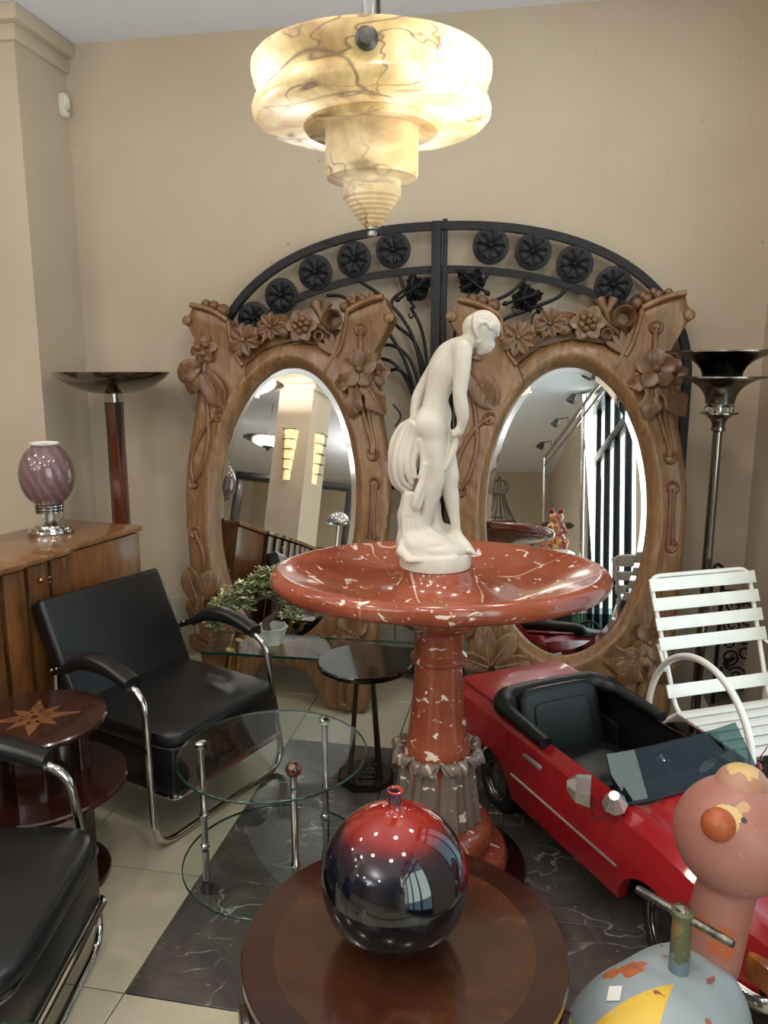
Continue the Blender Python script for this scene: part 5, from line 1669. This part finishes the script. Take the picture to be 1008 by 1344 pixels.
# steering wheel
stw = T(0.50, CW / 2 + 0.04, 0.375) @ RY(D2R(-62))
sw = mesh_obj('steering_wheel', G().tube([(0.088 * math.cos(2 * PI * k / 32), 0.088 * math.sin(2 * PI * k / 32), 0) for k in range(32)], 0.008, 8, loop=True, m=stw), M['cockpit'], car)
g = G()
for a in (0.0, 2.2, -2.2):
    g.tube([(0, 0, -0.01), (0.086 * math.cos(a), 0.086 * math.sin(a), 0)], 0.007, 6, m=stw)
g.lathe([(0, -0.02), (0.024, -0.02), (0.026, 0.0), (0.018, 0.012), (0, 0.014)], 18, m=stw)
mesh_obj('spokes', g, M['chrome'], sw)
mesh_obj('column', G().tube([(0.50, CW / 2 + 0.04, 0.375), (0.62, CW / 2 + 0.04, 0.32)], 0.012, 8), M['cockpit'], sw)
# windscreen
M['tinted_glass'] = glass('tinted_screen', (0.34, 0.47, 0.44))
bx, bz_, tx, tz = 0.664, 0.386, 0.585, 0.502
ya, yb = 0.012, CW - 0.012
scr = [[(bx, ya, bz_), (bx + 0.012, ya + 0.1, bz_), (bx + 0.014, CW / 2, bz_), (bx + 0.012, yb - 0.1, bz_), (bx, yb, bz_)],
       [(tx, ya + 0.016, tz), (tx + 0.010, ya + 0.11, tz), (tx + 0.012, CW / 2, tz), (tx + 0.010, yb - 0.11, tz), (tx, yb - 0.016, tz)]]
back = [[(x - 0.005, y, z) for x, y, z in r] for r in scr]
rings = [scr[0] + back[0][::-1], scr[1] + back[1][::-1]]
mesh_obj('windscreen', G().loft(rings), M['tinted_glass'], car, False)
mesh_obj('screen_seal', G().tube(scr[0], 0.006, 8).tube([(bx, ya, bz_), (bx - 0.02, ya - 0.002, bz_ + 0.006)], 0.006, 8), M['cockpit'], car)
# chrome: door handle, trim strip, mirror
mesh_obj('door_handle', G().box((0.275, -0.012, 0.332), (0.10, 0.014, 0.016), 0, 0.005), M['bright_trim'], car)
strip = [(x, side_y(x, 0.42) - 0.003, 0.222) for x in [0.15 + 0.545 * i / 16 for i in range(17)]]
mesh_obj('side_trim', G().tube(strip, 0.0046, 6), M['bright_trim'], car)
mesh_obj('door_seam', G().tube([(0.12, side_y(0.12, 0.3) - 0.0004, 0.16), (0.12, side_y(0.12, 0.7) - 0.0004, 0.27), (0.10, 0.003, 0.345)], 0.0014, 5), M['cockpit'], car)
hm = G()
m_ = T(0.600, -0.035, 0.408) @ RZ(D2R(20)) @ SC(1.35, 1.35, 1.35)
hm.loft([[(0.05 * math.cos(a), 0.0, 0.028 * math.sin(a)) for a in [PI / 6 + k * PI / 3 for k in range(6)]],
         [(0.044 * math.cos(a) - 0.004, -0.03, 0.024 * math.sin(a)) for a in [PI / 6 + k * PI / 3 for k in range(6)]],
         [(0.014 * math.cos(a) - 0.01, -0.05, 0.010 * math.sin(a)) for a in [PI / 6 + k * PI / 3 for k in range(6)]]], m=m_ @ RZ(D2R(-60)))
mo = mesh_obj('wing_mirror', hm, M['bright_trim'], car, False)
mesh_obj('mirror_bracket', G().loft([[(0.028 * math.cos(a), 0.028 * math.sin(a), 0.0) for a in [k * PI / 4 for k in range(8)]], [(0.012 * math.cos(a), 0.012 * math.sin(a), 0.035) for a in [k * PI / 4 for k in range(8)]]], m=T(0.655, 0.008, 0.388) @ RX(D2R(25)) @ RY(D2R(20)) @ SC(1.3, 1.3, 1.3)), M['bright_trim'], mo, False)
mesh_obj('loose_wire', G().tube(spline([(0.60, -0.03, 0.395), (0.615, -0.04, 0.36), (0.64, -0.035, 0.345), (0.665, -0.02, 0.37), (0.66, 0.0, 0.395)], 6), 0.0016, 5), M['cockpit'], mo)
# wheels
def wheel(x, y, s, steer=0.0):
    m = T(x, y, 0.113) @ RZ(steer) @ RX(PI / 2 if s < 0 else -PI / 2)
    tyre = [(0.060, -0.035), (0.100, -0.035), (0.110, -0.028), (0.113, -0.015), (0.113, 0.015), (0.110, 0.028), (0.100, 0.035), (0.078, 0.037), (0.072, 0.030), (0.060, 0.028)]
    w = mesh_obj('wheel', G().lathe(tyre, 48, m=m, caps=(False, False)), M['tyre'], car)
    tr_ = G()
    for k in range(36):
        for zz in (-0.016, 0.016):
            a = 2 * PI * (k + (0.5 if zz > 0 else 0)) / 36
            tr_.box((0.1135, 0, zz), (0.004, 0.012, 0.026), 0, 0, m=m @ RZ(a))
    mesh_obj('tread', tr_, M['tyre'], w, False, kind='stuff')
    mesh_obj('hubcap', G().lathe([(0, 0.012), (0.02, 0.014), (0.03, 0.022), (0.05, 0.024), (0.06, 0.018), (0.066, 0.030), (0.072, 0.033), (0.075, 0.030), (0.073, -0.03), (0, -0.03)], 40, m=m), M['chrome_worn'], w)
for x in (0.0, WB):
    st_ = D2R(-26) if x > 0.5 else 0.0
    wheel(x, 0.062 if x > 0.5 else 0.055, -1, st_)
    wheel(x, CW - (0.062 if x > 0.5 else 0.055), 1, st_)
    mesh_obj('axle', G().tube([(x, 0.08, 0.113), (x, CW - 0.08, 0.113)], 0.012, 8), M['cockpit'], car)
    for y0, y1 in ((0.098, 0.104), (CW - 0.104, CW - 0.098)):
        mesh_obj('wheel_housing', G().box((x, (y0 + y1) / 2, 0.21), (0.27, y1 - y0, 0.19)), M['cockpit'], car, False)
# nose and tail
bump = fillet([(XF_ - 0.09, -0.006, 0.165), (XF_ + 0.035, 0.02, 0.165), (XF_ + 0.055, CW / 2, 0.165), (XF_ + 0.035, CW - 0.02, 0.165), (XF_ - 0.09, CW + 0.006, 0.165)], 0.05)
mesh_obj('bumper', G().tube(bump, 0.022, 12, flat=0.6), M['chrome'], car)
bump = fillet([(XR_ + 0.08, 0.0, 0.22), (XR_ - 0.035, 0.03, 0.22), (XR_ - 0.04, CW / 2, 0.22), (XR_ - 0.035, CW - 0.03, 0.22), (XR_ + 0.08, CW, 0.22)], 0.05)
mesh_obj('bumper', G().tube(bump, 0.018, 12, flat=0.6), M['chrome'], car)
ak = N('amber_lens')
ak.set(Base_Color=ak.ramp(ak.noise(20, 3), [(0.3, srgb(120, 64, 20)), (0.7, srgb(168, 104, 40))]), Roughness=0.15, Coat_Weight=0.5)
M['amber_lens'] = ak.m
for y in (0.075, CW - 0.075):
    mesh_obj('indicator_lens', G().box((XF_ - 0.004, y - 0.006 if y < 0.2 else y + 0.006, 0.232), (0.07, 0.105, 0.07), 0, 0.012), M['amber_lens'], car)
    mesh_obj('headlamp', G().lathe([(0, 0.0), (0.036, 0.0), (0.04, 0.006), (0.03, 0.014), (0, 0.018)], 28, m=T(XF_ + 0.018, y + (0.09 if y < 0.2 else -0.09), 0.235) @ RY(PI / 2)), M['chrome'], car)
    mesh_obj('tail_lamp', G().box((XR_ - 0.012, y, 0.285), (0.02, 0.08, 0.04), 0, 0.006), M['amber_lens'], car)
mesh_obj('grille', G().box((XF_ + 0.017, CW / 2, 0.235), (0.014, 0.14, 0.05), 0, 0.004), M['frame_black'], car)

# ------------------------------------------------------------------ playground ride with a pink head (flaking paint)
def flaked(name, base, patches, chips, var=0.1, shape=None):
    k = N(name)
    v = k.co()
    b = srgb(*base)
    col = k.ramp(k.noise(7, 4), [(0.3, tuple(x * (1 - var) for x in b[:3]) + (1,)), (0.7, b)])
    g = k._co.outputs['Object']
    wob = k.n('ShaderNodeTexNoise')
    wob.inputs['Scale'].default_value = 38
    wob.inputs['Detail'].default_value = 5
    k.l(v, wob.inputs['Vector'])
    if shape:
        col = shape(k, g, col)
    for (c, r, colour) in patches:
        dv = k.n('ShaderNodeVectorMath', operation='DISTANCE')
        k.l(g, dv.inputs[0])
        dv.inputs[1].default_value = c
        dd = k.math('ADD', dv.outputs['Value'], k.math('MULTIPLY', k.math('SUBTRACT', wob.outputs['Fac'], 0.5), r * 1.7))
        f = k.math('LESS_THAN', dd, r)
        col = k.mix(f, col, srgb(*colour))
    ch = k.ramp(k.noise(26, 3, 0.6, 0.5, k.co((1, 1, 1), (0.4, 0.2, 0.1))), [(0.672, (0, 0, 0)), (0.682, (1, 1, 1))])
    col = k.mix(ch, col, srgb(*chips))
    sp2 = k.ramp(k.noise(70, 3, 0.6, 0.3, k.co((1, 1, 1), (0.9, 0.3, 0.2))), [(0.69, (0, 0, 0)), (0.70, (0.85, 0.85, 0.85))])
    col = k.mix(sp2, col, srgb(196, 168, 128))
    k.set(Base_Color=col, Roughness=0.42)
    k.bump(wob.outputs['Fac'], 0.06, 0.004)
    return k.m
RDX, RDY = 0.575, 1.30
RIDE_Z = 0.0
ra = math.atan2(0.66, 0.75)
rd = thing('playground_ride', 'flaking blue playground ride with a round pink head and a steel handlebar', 'ride', (RDX, RDY, 0), ra)
# local x forward (towards the head), y left
def loc_ride(X, Y, Z):
    d = Vector((X - RDX, Y - RDY, Z))
    return (d.x * math.cos(ra) + d.y * math.sin(ra), -d.x * math.sin(ra) + d.y * math.cos(ra), Z)
hx, hy, hz = loc_ride(0.712, 1.40, 0.676)
def yellow_star(k, g, col):
    """painted yellow ray running back from the handlebar"""
    s = k.n('ShaderNodeSeparateXYZ')
    k.l(g, s.inputs[0])
    ax, ay = -0.040, -0.012
    # a wedge: |y - ay - m (ax - x)| < w (ax - x)
    t = k.math('SUBTRACT', ax, s.outputs['X'])
    mid = k.math('ADD', k.math('MULTIPLY', t, 0.10), ay)
    dv = k.math('ABSOLUTE', k.math('SUBTRACT', s.outputs['Y'], mid))
    f = k.math('LESS_THAN', dv, k.math('MULTIPLY', t, 0.36))
    return k.mix(f, col, srgb(214, 176, 62))
M['ride_blue'] = flaked('blue_flaking_paint', (148, 160, 164), [((-0.05, 0.075, 0.45), 0.032, (180, 96, 52)), ((-0.075, 0.105, 0.43), 0.024, (184, 104, 54)), ((0.13, 0.06, 0.44), 0.03, (178, 90, 52)), ((0.14, -0.05, 0.42), 0.03, (170, 88, 60)), ((0.10, 0.045, 0.46), 0.018, (184, 96, 56)), ((0.115, -0.02, 0.46), 0.022, (182, 94, 58)), ((-0.05, -0.09, 0.43), 0.008, (150, 96, 70)), ((0.02, -0.085, 0.44), 0.008, (150, 86, 70)), ((-0.02, -0.115, 0.42), 0.009, (164, 110, 70))], (142, 84, 70), 0.06, yellow_star)
def ride_pt(px, py, Y):
    a, v = (px - 504) / 1000, (672 - py) / 1000
    c, s_ = math.cos(D2R(10.5)), math.sin(D2R(10.5))
    d = Vector((a, c + v * s_, -s_ + v * c))
    t = Y / d.y
    return loc_ride(d.x * t, Y, 1.6 + d.z * t)
def on_head(px, py):
    hc_ = Vector((hx, hy, hz))
    return tuple(hc_ + (Vector(ride_pt(px, py, 1.30)) - hc_).normalized() * 0.118)
M['ride_pink'] = flaked('pink_flaking_paint', (164, 110, 97), [(on_head(938, 1050), 0.022, (206, 174, 116)), (on_head(955, 1062), 0.020, (204, 172, 116)), (on_head(962, 1080), 0.012, (206, 174, 120)), (on_head(985, 1035), 0.012, (190, 150, 110)), (on_head(903, 1062), 0.006, (206, 170, 130)), (on_head(980, 1072), 0.006, (40, 34, 32)), (ride_pt(948, 1236, 1.335), 0.030, (176, 92, 58)), (ride_pt(925, 1212, 1.36), 0.020, (176, 96, 60))], (150, 98, 84), 0.08)
M['ride_orange'] = flaked('orange_flaking_paint', (172, 86, 44), [], (200, 150, 110), 0.18)
M['ride_ear'] = flaked('cream_flaking_paint', (176, 130, 106), [((0, 0, 0.03), 0.03, (206, 172, 116))], (150, 96, 76), 0.1)
F = Field((-0.36, -0.22, 0.02), (0.26, 0.22, 0.50), 0.009)
F.ell((-0.07, 0.0, 0.285), (0.215, 0.168, 0.168), 0.02)
F.ell((0.05, 0.0, 0.335), (0.11, 0.115, 0.115), 0.04)
for x, y in ((0.06, 0.09), (0.06, -0.09), (-0.2, 0.09), (-0.2, -0.09)):
    F.cone((x, y, 0.24), (x * 1.1, y * 1.25, 0.06), 0.055, 0.045, 0.03)
mesh_obj('body', F.mesh(), M['ride_blue'], rd, angle=180)
F = Field((-0.05, -0.16, 0.36), (0.34, 0.17, 0.84), 0.008)
F.ell((hx, hy, hz), (0.118, 0.118, 0.116), 0.01)
F.cone((0.125, -0.002, 0.41), (hx - 0.012, hy, hz - 0.10), 0.062, 0.056, 0.012)
F.ell((hx + 0.115, hy, hz - 0.02), (0.045, 0.055, 0.04), 0.03)
mesh_obj('head', F.mesh(), M['ride_pink'], rd, angle=180)
ear1 = Vector(ride_pt(932, 1076, 1.30))
dir1 = (ear1 - Vector((hx, hy, hz))).normalized()
mesh_obj('orange_ear', G().ball((0, 0, 0), (0.032, 0.032, 0.032), 20, 14), M['ride_orange'], rd, loc=Vector((hx, hy, hz)) + dir1 * 0.118, label='round orange ear on the pink head')
dir2 = (Vector(ride_pt(975, 1020, 1.42)) - Vector((hx, hy, hz))).normalized()
mesh_obj('pale_ear', G().ball((0, 0, 0), (0.056, 0.052, 0.042), 20, 14), M['ride_ear'], rd, loc=Vector((hx, hy, hz)) + dir2 * 0.100, label='worn cream ear on top of the pink head')
pk = flaked('handle_paint', (92, 94, 66), [((0, 0, 0.455), 0.035, (104, 122, 132)), ((0.0, 0.01, 0.55), 0.025, (128, 104, 66))], (44, 40, 36), 0.2)
ho = mesh_obj('handle_post', G().lathe([(0, 0.41), (0.020, 0.41), (0.0185, 0.565), (0.0215, 0.567), (0.0215, 0.580), (0.018, 0.583), (0, 0.583)], 28), pk, rd)
mesh_obj('cap', G().lathe([(0, 0.583), (0.015, 0.583), (0.014, 0.588), (0, 0.591)], 24), M['chrome'], ho)
# the cross bar, wider along y
M['bar_worn'] = plain('worn_plated_bar', (112, 110, 100), 0.34, 0.9, var=0.6, vscale=55, bump=0.3, bscale=120)
mesh_obj('cross_bar', G().tube([(0, 0.098, 0.572), (0, 0.094, 0.572), (0, -0.094, 0.568), (0, -0.098, 0.568)], [0.007, 0.0085, 0.0085, 0.007], 12), M['bar_worn'], ho)
mesh_obj('white_sticker', G().box((0, 0, 0), (0.034, 0.026, 0.0012), 0.35, 0, m=T(-0.132, 0.058, 0.4375) @ RX(D2R(-21)) @ RY(D2R(-14))), M['white_paint'], rd, False)

# ------------------------------------------------------------------ white garden chair
k_ = 1.06
wc = thing('garden_chair', 'white slatted metal garden chair with hoop arms behind the red car', 'chair', (1.385, 2.60, 0), math.atan2(-0.96, 0.28))
# local x = forward, y = left (viewer's right)
ZS = 0.312
YH = 0.235
def tube_o(name, pts, r, parent=wc):
    return mesh_obj(name, G().tube(pts, r, 10), M['white_paint'], parent)
brk = [(-0.20, ZS + 0.0), (-0.235, ZS + 0.035)]
bt_, bb_ = Vector((-0.395, 0, 0.80)), Vector((-0.215, 0, ZS + 0.03))
fr = fillet([(0.16, -YH + 0.02, ZS + 0.005), (-0.20, -YH + 0.02, ZS - 0.005), (bt_.x, -YH, bt_.z), (bt_.x, YH, bt_.z), (-0.20, YH - 0.02, ZS - 0.005), (0.16, YH - 0.02, ZS + 0.005)], [0.06, 0.05, 0.05, 0.06], 6)
tube_o('frame', fr, 0.0095)
dirb = (bt_ - bb_).normalized()
def slat(name, c, ang, w, L=0.48):
    m = T(*c) @ RY(ang)
    return mesh_obj(name, G().box((0, 0, 0), (0.007, L, w), 0, 0.002, 2, m=m), M['white_paint'], wc)
for f in (0.93, 0.775, 0.62, 0.465, 0.10):
    c = bb_ + (bt_ - bb_) * f + Vector((0.014, 0, 0.004))
    slat('back_slat', c, math.atan2(dirb.x, dirb.z), 0.050, 0.50)
for i in range(6):
    x = -0.15 + i * 0.062
    mesh_obj('seat_slat', G().box((x, 0, ZS + 0.013), (0.05, 0.48, 0.008), 0, 0.002), M['white_paint'], wc)
for s in (-1, 1):
    y = s * (YH + 0.045)
    pts = [(-0.28, y, 0.0), (-0.285, y, 0.12)] + [(-0.01 - 0.275 * math.cos(a), y, 0.305 + 0.295 * math.sin(a)) for a in [PI * i / 20 for i in range(21)]] + [(0.27, y, 0.12), (0.275, y, 0.0)]
    tube_o('hoop_arm', spline(pts, 2), 0.0125)
    tube_o('cross_tube', [(-0.20, s * (YH - 0.03), ZS - 0.005), (-0.27, y, 0.22)], 0.008)
    tube_o('cross_tube', [(0.15, s * (YH - 0.03), ZS + 0.003), (0.265, y, 0.26)], 0.008)
    tube_o('brace', [(-0.315, s * (YH - 0.003), 0.545), (-0.20, y, 0.49)], 0.007)

# ------------------------------------------------------------------ black wrought iron screen at the right wall
isn = thing('iron_screen', 'low black wrought iron scroll screen in the corner behind the white chair', 'screen', (1.61, 3.50, 0), D2R(-10))
def scroll(cx, cz, r, turns, s, y=0.0, flip=1):
    pts = []
    for i in range(int(18 * turns) + 1):
        a = i / 18 * 2 * PI
        q = r * (1 - 0.8 * i / (18 * turns))
        pts.append((cx + flip * q * math.cos(a + s), y, cz + q * math.sin(a + s)))
    return pts
for x in (0.0, 0.19):
    mesh_obj('twisted_post', G().tube([(x, 0, 0), (x, 0, 0.60)], 0.010, 6).ball((x, 0, 0.61), 0.016, 10, 8), M['iron'], isn)
for z in (0.08, 0.57, 0.33):
    mesh_obj('rail', G().tube([(0, 0, z), (0.19, 0, z)], 0.007, 6), M['iron'], isn)
for i, (cx, cz, r, tt, s, fl) in enumerate([(0.06, 0.50, 0.045, 1.6, 0, 1), (0.13, 0.44, 0.045, 1.6, 2, -1), (0.06, 0.40, 0.04, 1.5, 3, 1), (0.13, 0.27, 0.045, 1.6, 1, -1), (0.06, 0.24, 0.045, 1.6, 4, 1), (0.10, 0.15, 0.045, 1.5, 0.5, -1), (0.14, 0.53, 0.03, 1.4, 3, 1), (0.05, 0.31, 0.03, 1.4, 1, -1)]):
    mesh_obj('scroll', G().tube(scroll(cx, cz, r, tt, s, 0.0, fl), 0.0055, 6), M['iron'], isn)
for i in range(10):
    x, z, a = random.uniform(0.02, 0.17), random.uniform(0.1, 0.55), random.uniform(0, 6)
    mesh_obj('iron_leaf', G().blade(0.06, 0.026, 0.005, 0.006, 0.004, 0, 5, 6, 0.7, 0.3), M['iron'], isn).matrix_local = T(x, -0.01, z) @ RX(PI / 2) @ RZ(a)
mesh_obj('hook', G().tube(spline([(-0.05, -0.01, 0.56), (-0.055, -0.01, 0.66), (-0.03, -0.01, 0.70), (0.0, -0.01, 0.67), (0.0, -0.01, 0.62)], 6), 0.008, 8), M['iron'], isn)

# red turned ornament on the far edge of the car
orn = tag(mesh_obj('ornament', G().lathe([(0, 0), (0.010, 0), (0.011, 0.006), (0.006, 0.010), (0.012, 0.022), (0.011, 0.032), (0.005, 0.046), (0.0, 0.048)], 16).tube(spline([(0, 0, 0.046), (0.004, 0, 0.07), (0.014, 0, 0.085), (0.02, 0.0, 0.10)], 4), 0.0016, 6), plain('ornament_red', (120, 22, 22), 0.2, coat=0.5), None, loc=(0, 0, 0)), 'tiny red turned ornament with a wire at the right edge, on the car', 'ornament')
orn.location = car.matrix_basis @ Vector((0.70, 0.515, 0.382)) if False else (0.392 + 0.393 * 0.70 + 0.919 * 0.515, 2.58 - 0.919 * 0.70 + 0.393 * 0.515, 0.381)

# ------------------------------------------------------------------ the rest of the shop, seen in the two mirrors
def pillar(lx, ly, w, d):
    o = mesh_obj('wall_pillar', G().box((0, 0, H / 2), (w, d, H)), M['wall'], None, False, kind='structure', loc=room(lx, ly), rot=(0, 0, YAW))
    g = G()
    for z0, z1, e in ((H - 0.33, H - 0.26, 0.03), (H - 0.26, H - 0.12, 0.075), (H - 0.12, H - 0.001, 0.10)):
        g.box((0, 0, (z0 + z1) / 2), (w + 2 * e, d + 2 * e, z1 - z0), 0, 0.008)
    mesh_obj('capital', g, M['wall_trim'], o)
    return o
PLX, PLY = -2.9, -4.66
pillar(PLX, PLY, 0.44, 0.44)
sk_ = N('sconce_glass')
vo = sk_.noise(26, 4, 0.6, 1.0)
sk_.set(Base_Color=srgb(230, 206, 160), Roughness=0.3, Emission_Color=sk_.ramp(vo, [(0.36, srgb(150, 84, 24)), (0.5, srgb(255, 206, 130)), (0.65, srgb(255, 240, 205))]), Emission_Strength=1.7)
M['sconce'] = sk_.m
def sconce(label, lx, ly, dirx, diry):
    ang = math.atan2(diry, dirx) + YAW
    s = thing('wall_sconce', label, 'wall lamp', room(lx, ly, 1.86), ang)
    for k in range(5):
        w = 0.085 - 0.011 * (4 - k)
        z = 0.115 * k
        rings = []
        for zz, q in ((0.0, 0.92), (0.108, 1.0)):
            r = w * q
            rings.append([(r * 0.75 * math.sin(PI * i / 10) + 0.004, r * math.cos(PI * i / 10), z + zz) for i in range(11)] + [(0.0, -r, z + zz), (0.0, r, z + zz)])
        mesh_obj('glass_tier', G().loft(rings), M['sconce'], s)
        mesh_obj('tier_band', G().box((0.045, 0, z + 0.112), (0.08, w * 1.9, 0.006)), M['pewter'], s)
    return s
sconce('lit stepped glass wall sconce on the front of the pillar, seen in the left mirror', PLX, PLY + 0.222, 0, 1)
sconce('lit stepped glass wall sconce on the side of the pillar, seen in the left mirror', PLX + 0.222, PLY, 1, 0)
def hanging_bowl(label, lx, ly, z, r):
    s = thing('hanging_bowl_lamp', label, 'lamp', room(lx, ly, 0))
    mesh_obj('bowl', G().lathe([(0, z), (0.02, z + 0.005), (0.03, z + 0.04), (r * 0.5, z + 0.09), (r, z + 0.16), (r - 0.01, z + 0.165), (r * 0.5, z + 0.11), (0, z + 0.06)], 40), M['gunmetal'], s)
    mesh_obj('rod', G().tube([(0, 0, z + 0.07), (0, 0, H)], 0.008, 8), M['chrome'], s)
hanging_bowl('dark metal bowl lamp hanging left of the pillar, upper in the left mirror', -2.99, -3.8, 2.62, 0.27)
hanging_bowl('dark metal bowl lamp hanging behind the pillar, lower in the left mirror', -4.2, -6.0, 2.56, 0.36)
# big dark-framed mirror or doorway leaning on the far wall behind the pillar
dm = thing('dark_doorway', 'tall dark wooden frame standing behind the pillar, seen in the left mirror', 'frame', room(-4.4, -7.2, 0), YAW - 0.5)
for x in (-0.85, 0.85):
    mesh_obj('post', G().box((x, 0, 1.15), (0.13, 0.10, 2.30), 0, 0.006), M['black_wood'], dm)
mesh_obj('lintel', G().box((0, 0, 2.36), (1.83, 0.10, 0.12), 0, 0.006), M['black_wood'], dm)
tb = thing('desk', 'dark desk at the foot of the pillar, seen in the left mirror', 'desk', room(-2.25, -3.95, 0), YAW)
mesh_obj('desk_top', G().box((0, 0, 1.04), (1.2, 0.4, 0.05), 0, 0.006), M['black_wood'], tb)
mesh_obj('pedestal', G().box((-0.38, 0, 0.5075), (0.4, 0.36, 1.015), 0, 0.006), M['black_wood'], tb)
mesh_obj('pedestal', G().box((0.38, 0, 0.5075), (0.4, 0.36, 1.015), 0, 0.006), M['black_wood'], tb)
ml = thing('dome_lamp', 'chrome mushroom dome lamp on the desk, seen low in the left mirror', 'lamp', room(-1.95, -3.95, 1.065), 0)
mesh_obj('dome', G().lathe([(0.12, 0.26), (0.115, 0.30), (0.09, 0.345), (0.05, 0.375), (0, 0.385), (0, 0.37), (0.08, 0.335), (0.105, 0.29)], 32, caps=(False, False)), M['chrome'], ml)
mesh_obj('stand', G().lathe([(0, 0), (0.08, 0), (0.08, 0.015), (0.015, 0.025), (0.012, 0.36), (0, 0.37)], 24), M['chrome'], ml)
# chrome display rail with spot lamps along the right
ra_ = Vector((1.0, 0.3, 0)); rb_ = Vector((-0.02, -3.75, 0))
rl = thing('display_rail', 'chrome display rail on posts with small spotlights, seen in the right mirror', 'rail', (0, 0, 0))
mesh_obj('rail', G().tube([(ra_.x, ra_.y, 2.72), (rb_.x, rb_.y, 2.72)], 0.022, 10), M['chrome'], rl)
mesh_obj('rail', G().tube([(ra_.x, ra_.y, 2.60), (rb_.x, rb_.y, 2.60)], 0.016, 10), M['chrome'], rl)
for f in (0.33, 0.99):
    p = ra_.lerp(rb_, f)
    mesh_obj('post', G().tube([(p.x, p.y, 0), (p.x, p.y, 2.72)], 0.022, 10), M['chrome'], rl)
for f in (0.1, 0.3, 0.55, 0.85):
    p = ra_.lerp(rb_, f)
    sp_ = mesh_obj('spotlight', G().lathe([(0, 0), (0.03, 0), (0.055, -0.09), (0.05, -0.09), (0.02, -0.01), (0, -0.01)], 18, m=T(p.x - 0.12, p.y, 2.80) @ RY(0.5)), M['pewter'], rl)
    mesh_obj('spot_arm', G().tube([(p.x, p.y, 2.72), (p.x, p.y, 2.82), (p.x - 0.12, p.y, 2.80)], 0.008, 8), M['pewter'], sp_)
# wire gazebo with a crown
gz = thing('wire_gazebo', 'dark wire birdcage with a crown top, seen in the right mirror', 'birdcage', (-0.40, -2.2, 0), 0)
M['rust'] = plain('rusty_wire', (66, 56, 46), 0.6, 0.4, var=0.3, vscale=40)
g = G()
for k in range(16):
    a = 2 * PI * k / 16
    g.tube(spline([(0.42 * math.cos(a), 0.42 * math.sin(a), 0.0), (0.42 * math.cos(a), 0.42 * math.sin(a), 1.36), (0.28 * math.cos(a), 0.28 * math.sin(a), 1.50), (0.13 * math.cos(a), 0.13 * math.sin(a), 1.76), (0.07 * math.cos(a), 0.07 * math.sin(a), 1.94)], 5), 0.006, 5)
mesh_obj('bars', g, M['rust'], gz)
g = G()
for z, r in ((0.02, 0.42), (0.6, 0.42), (1.33, 0.43), (1.42, 0.42), (1.63, 0.20), (1.94, 0.075)):
    g.tube([(r * math.cos(2 * PI * k / 32), r * math.sin(2 * PI * k / 32), z) for k in range(32)], 0.009, 6, loop=True)
mesh_obj('hoops', g, M['rust'], gz)
g = G()
for k in range(8):
    a = 2 * PI * k / 8
    g.tube(spline([(0.07 * math.cos(a), 0.07 * math.sin(a), 1.94), (0.12 * math.cos(a), 0.12 * math.sin(a), 2.02), (0.09 * math.cos(a), 0.09 * math.sin(a), 2.10), (0, 0, 2.13)], 5), 0.007, 5)
g.ball((0, 0, 2.15), 0.022, 10, 8)
mesh_obj('crown', g, M['rust'], gz)
# small red frog figure on a stand
fg = thing('figurine', 'small mottled red winged figurine with round eyes, seen in the right mirror', 'figurine', (0.415, -0.95, 1.15), 0.15)
fk = N('mottled_red')
fk.set(Base_Color=fk.ramp(fk.noise(16, 3, 0.6), [(0.38, srgb(120, 26, 30)), (0.5, srgb(176, 92, 70)), (0.62, srgb(206, 176, 96))]), Roughness=0.25, Coat_Weight=0.4)
M['frog'] = fk.m
F = Field((-0.16, -0.14, -0.01), (0.16, 0.16, 0.48), 0.009)
F.ell((0, 0, 0.10), (0.10, 0.085, 0.10), 0.03)
F.ell((0, 0.005, 0.24), (0.06, 0.055, 0.08), 0.03)
F.ell((0, 0.015, 0.35), (0.075, 0.065, 0.06), 0.02)
for s in (-1, 1):
    F.cone((s * 0.06, 0, 0.28), (s * 0.11, 0.03, 0.20), 0.022, 0.018, 0.01)
    F.cone((s * 0.11, 0.03, 0.20), (s * 0.04, 0.08, 0.17), 0.018, 0.014, 0.01)
    F.cone((s * 0.08, 0.02, 0.08), (s * 0.12, 0.10, 0.09), 0.04, 0.03, 0.02)
    F.cone((s * 0.12, 0.10, 0.09), (s * 0.11, 0.11, 0.01), 0.026, 0.024, 0.01)
mesh_obj('body', F.mesh(), M['frog'], fg, angle=180)
for s in (-1, 1):
    mesh_obj('eye', G().ball((s * 0.05, 0.03, 0.415), 0.028, 14, 10), plain('eye_red', (130, 20, 34), 0.15), fg)
    mesh_obj('wing', G().blade(0.12, 0.07, 0.008, 0.02, 0.006, 0, 6, 8, 0.6, 0.3, m=T(s * 0.05, -0.03, 0.27) @ RZ(0 if s > 0 else PI) @ RX(PI / 2)), M['rust'], fg)
fs = thing('display_column', 'plain pale display column under the red figurine', 'stand', (0.415, -0.95, 0), 0.15)
mesh_obj('shaft', G().box((0, 0, 0.565), (0.26, 0.26, 1.07), 0, 0.006), M['white_paint'], fs)
mesh_obj('top', G().box((0, 0, 1.125), (0.32, 0.32, 0.05), 0, 0.006), M['white_paint'], fs)
mesh_obj('base', G().box((0, 0, 0.015), (0.32, 0.32, 0.03), 0, 0.004), M['white_paint'], fs)
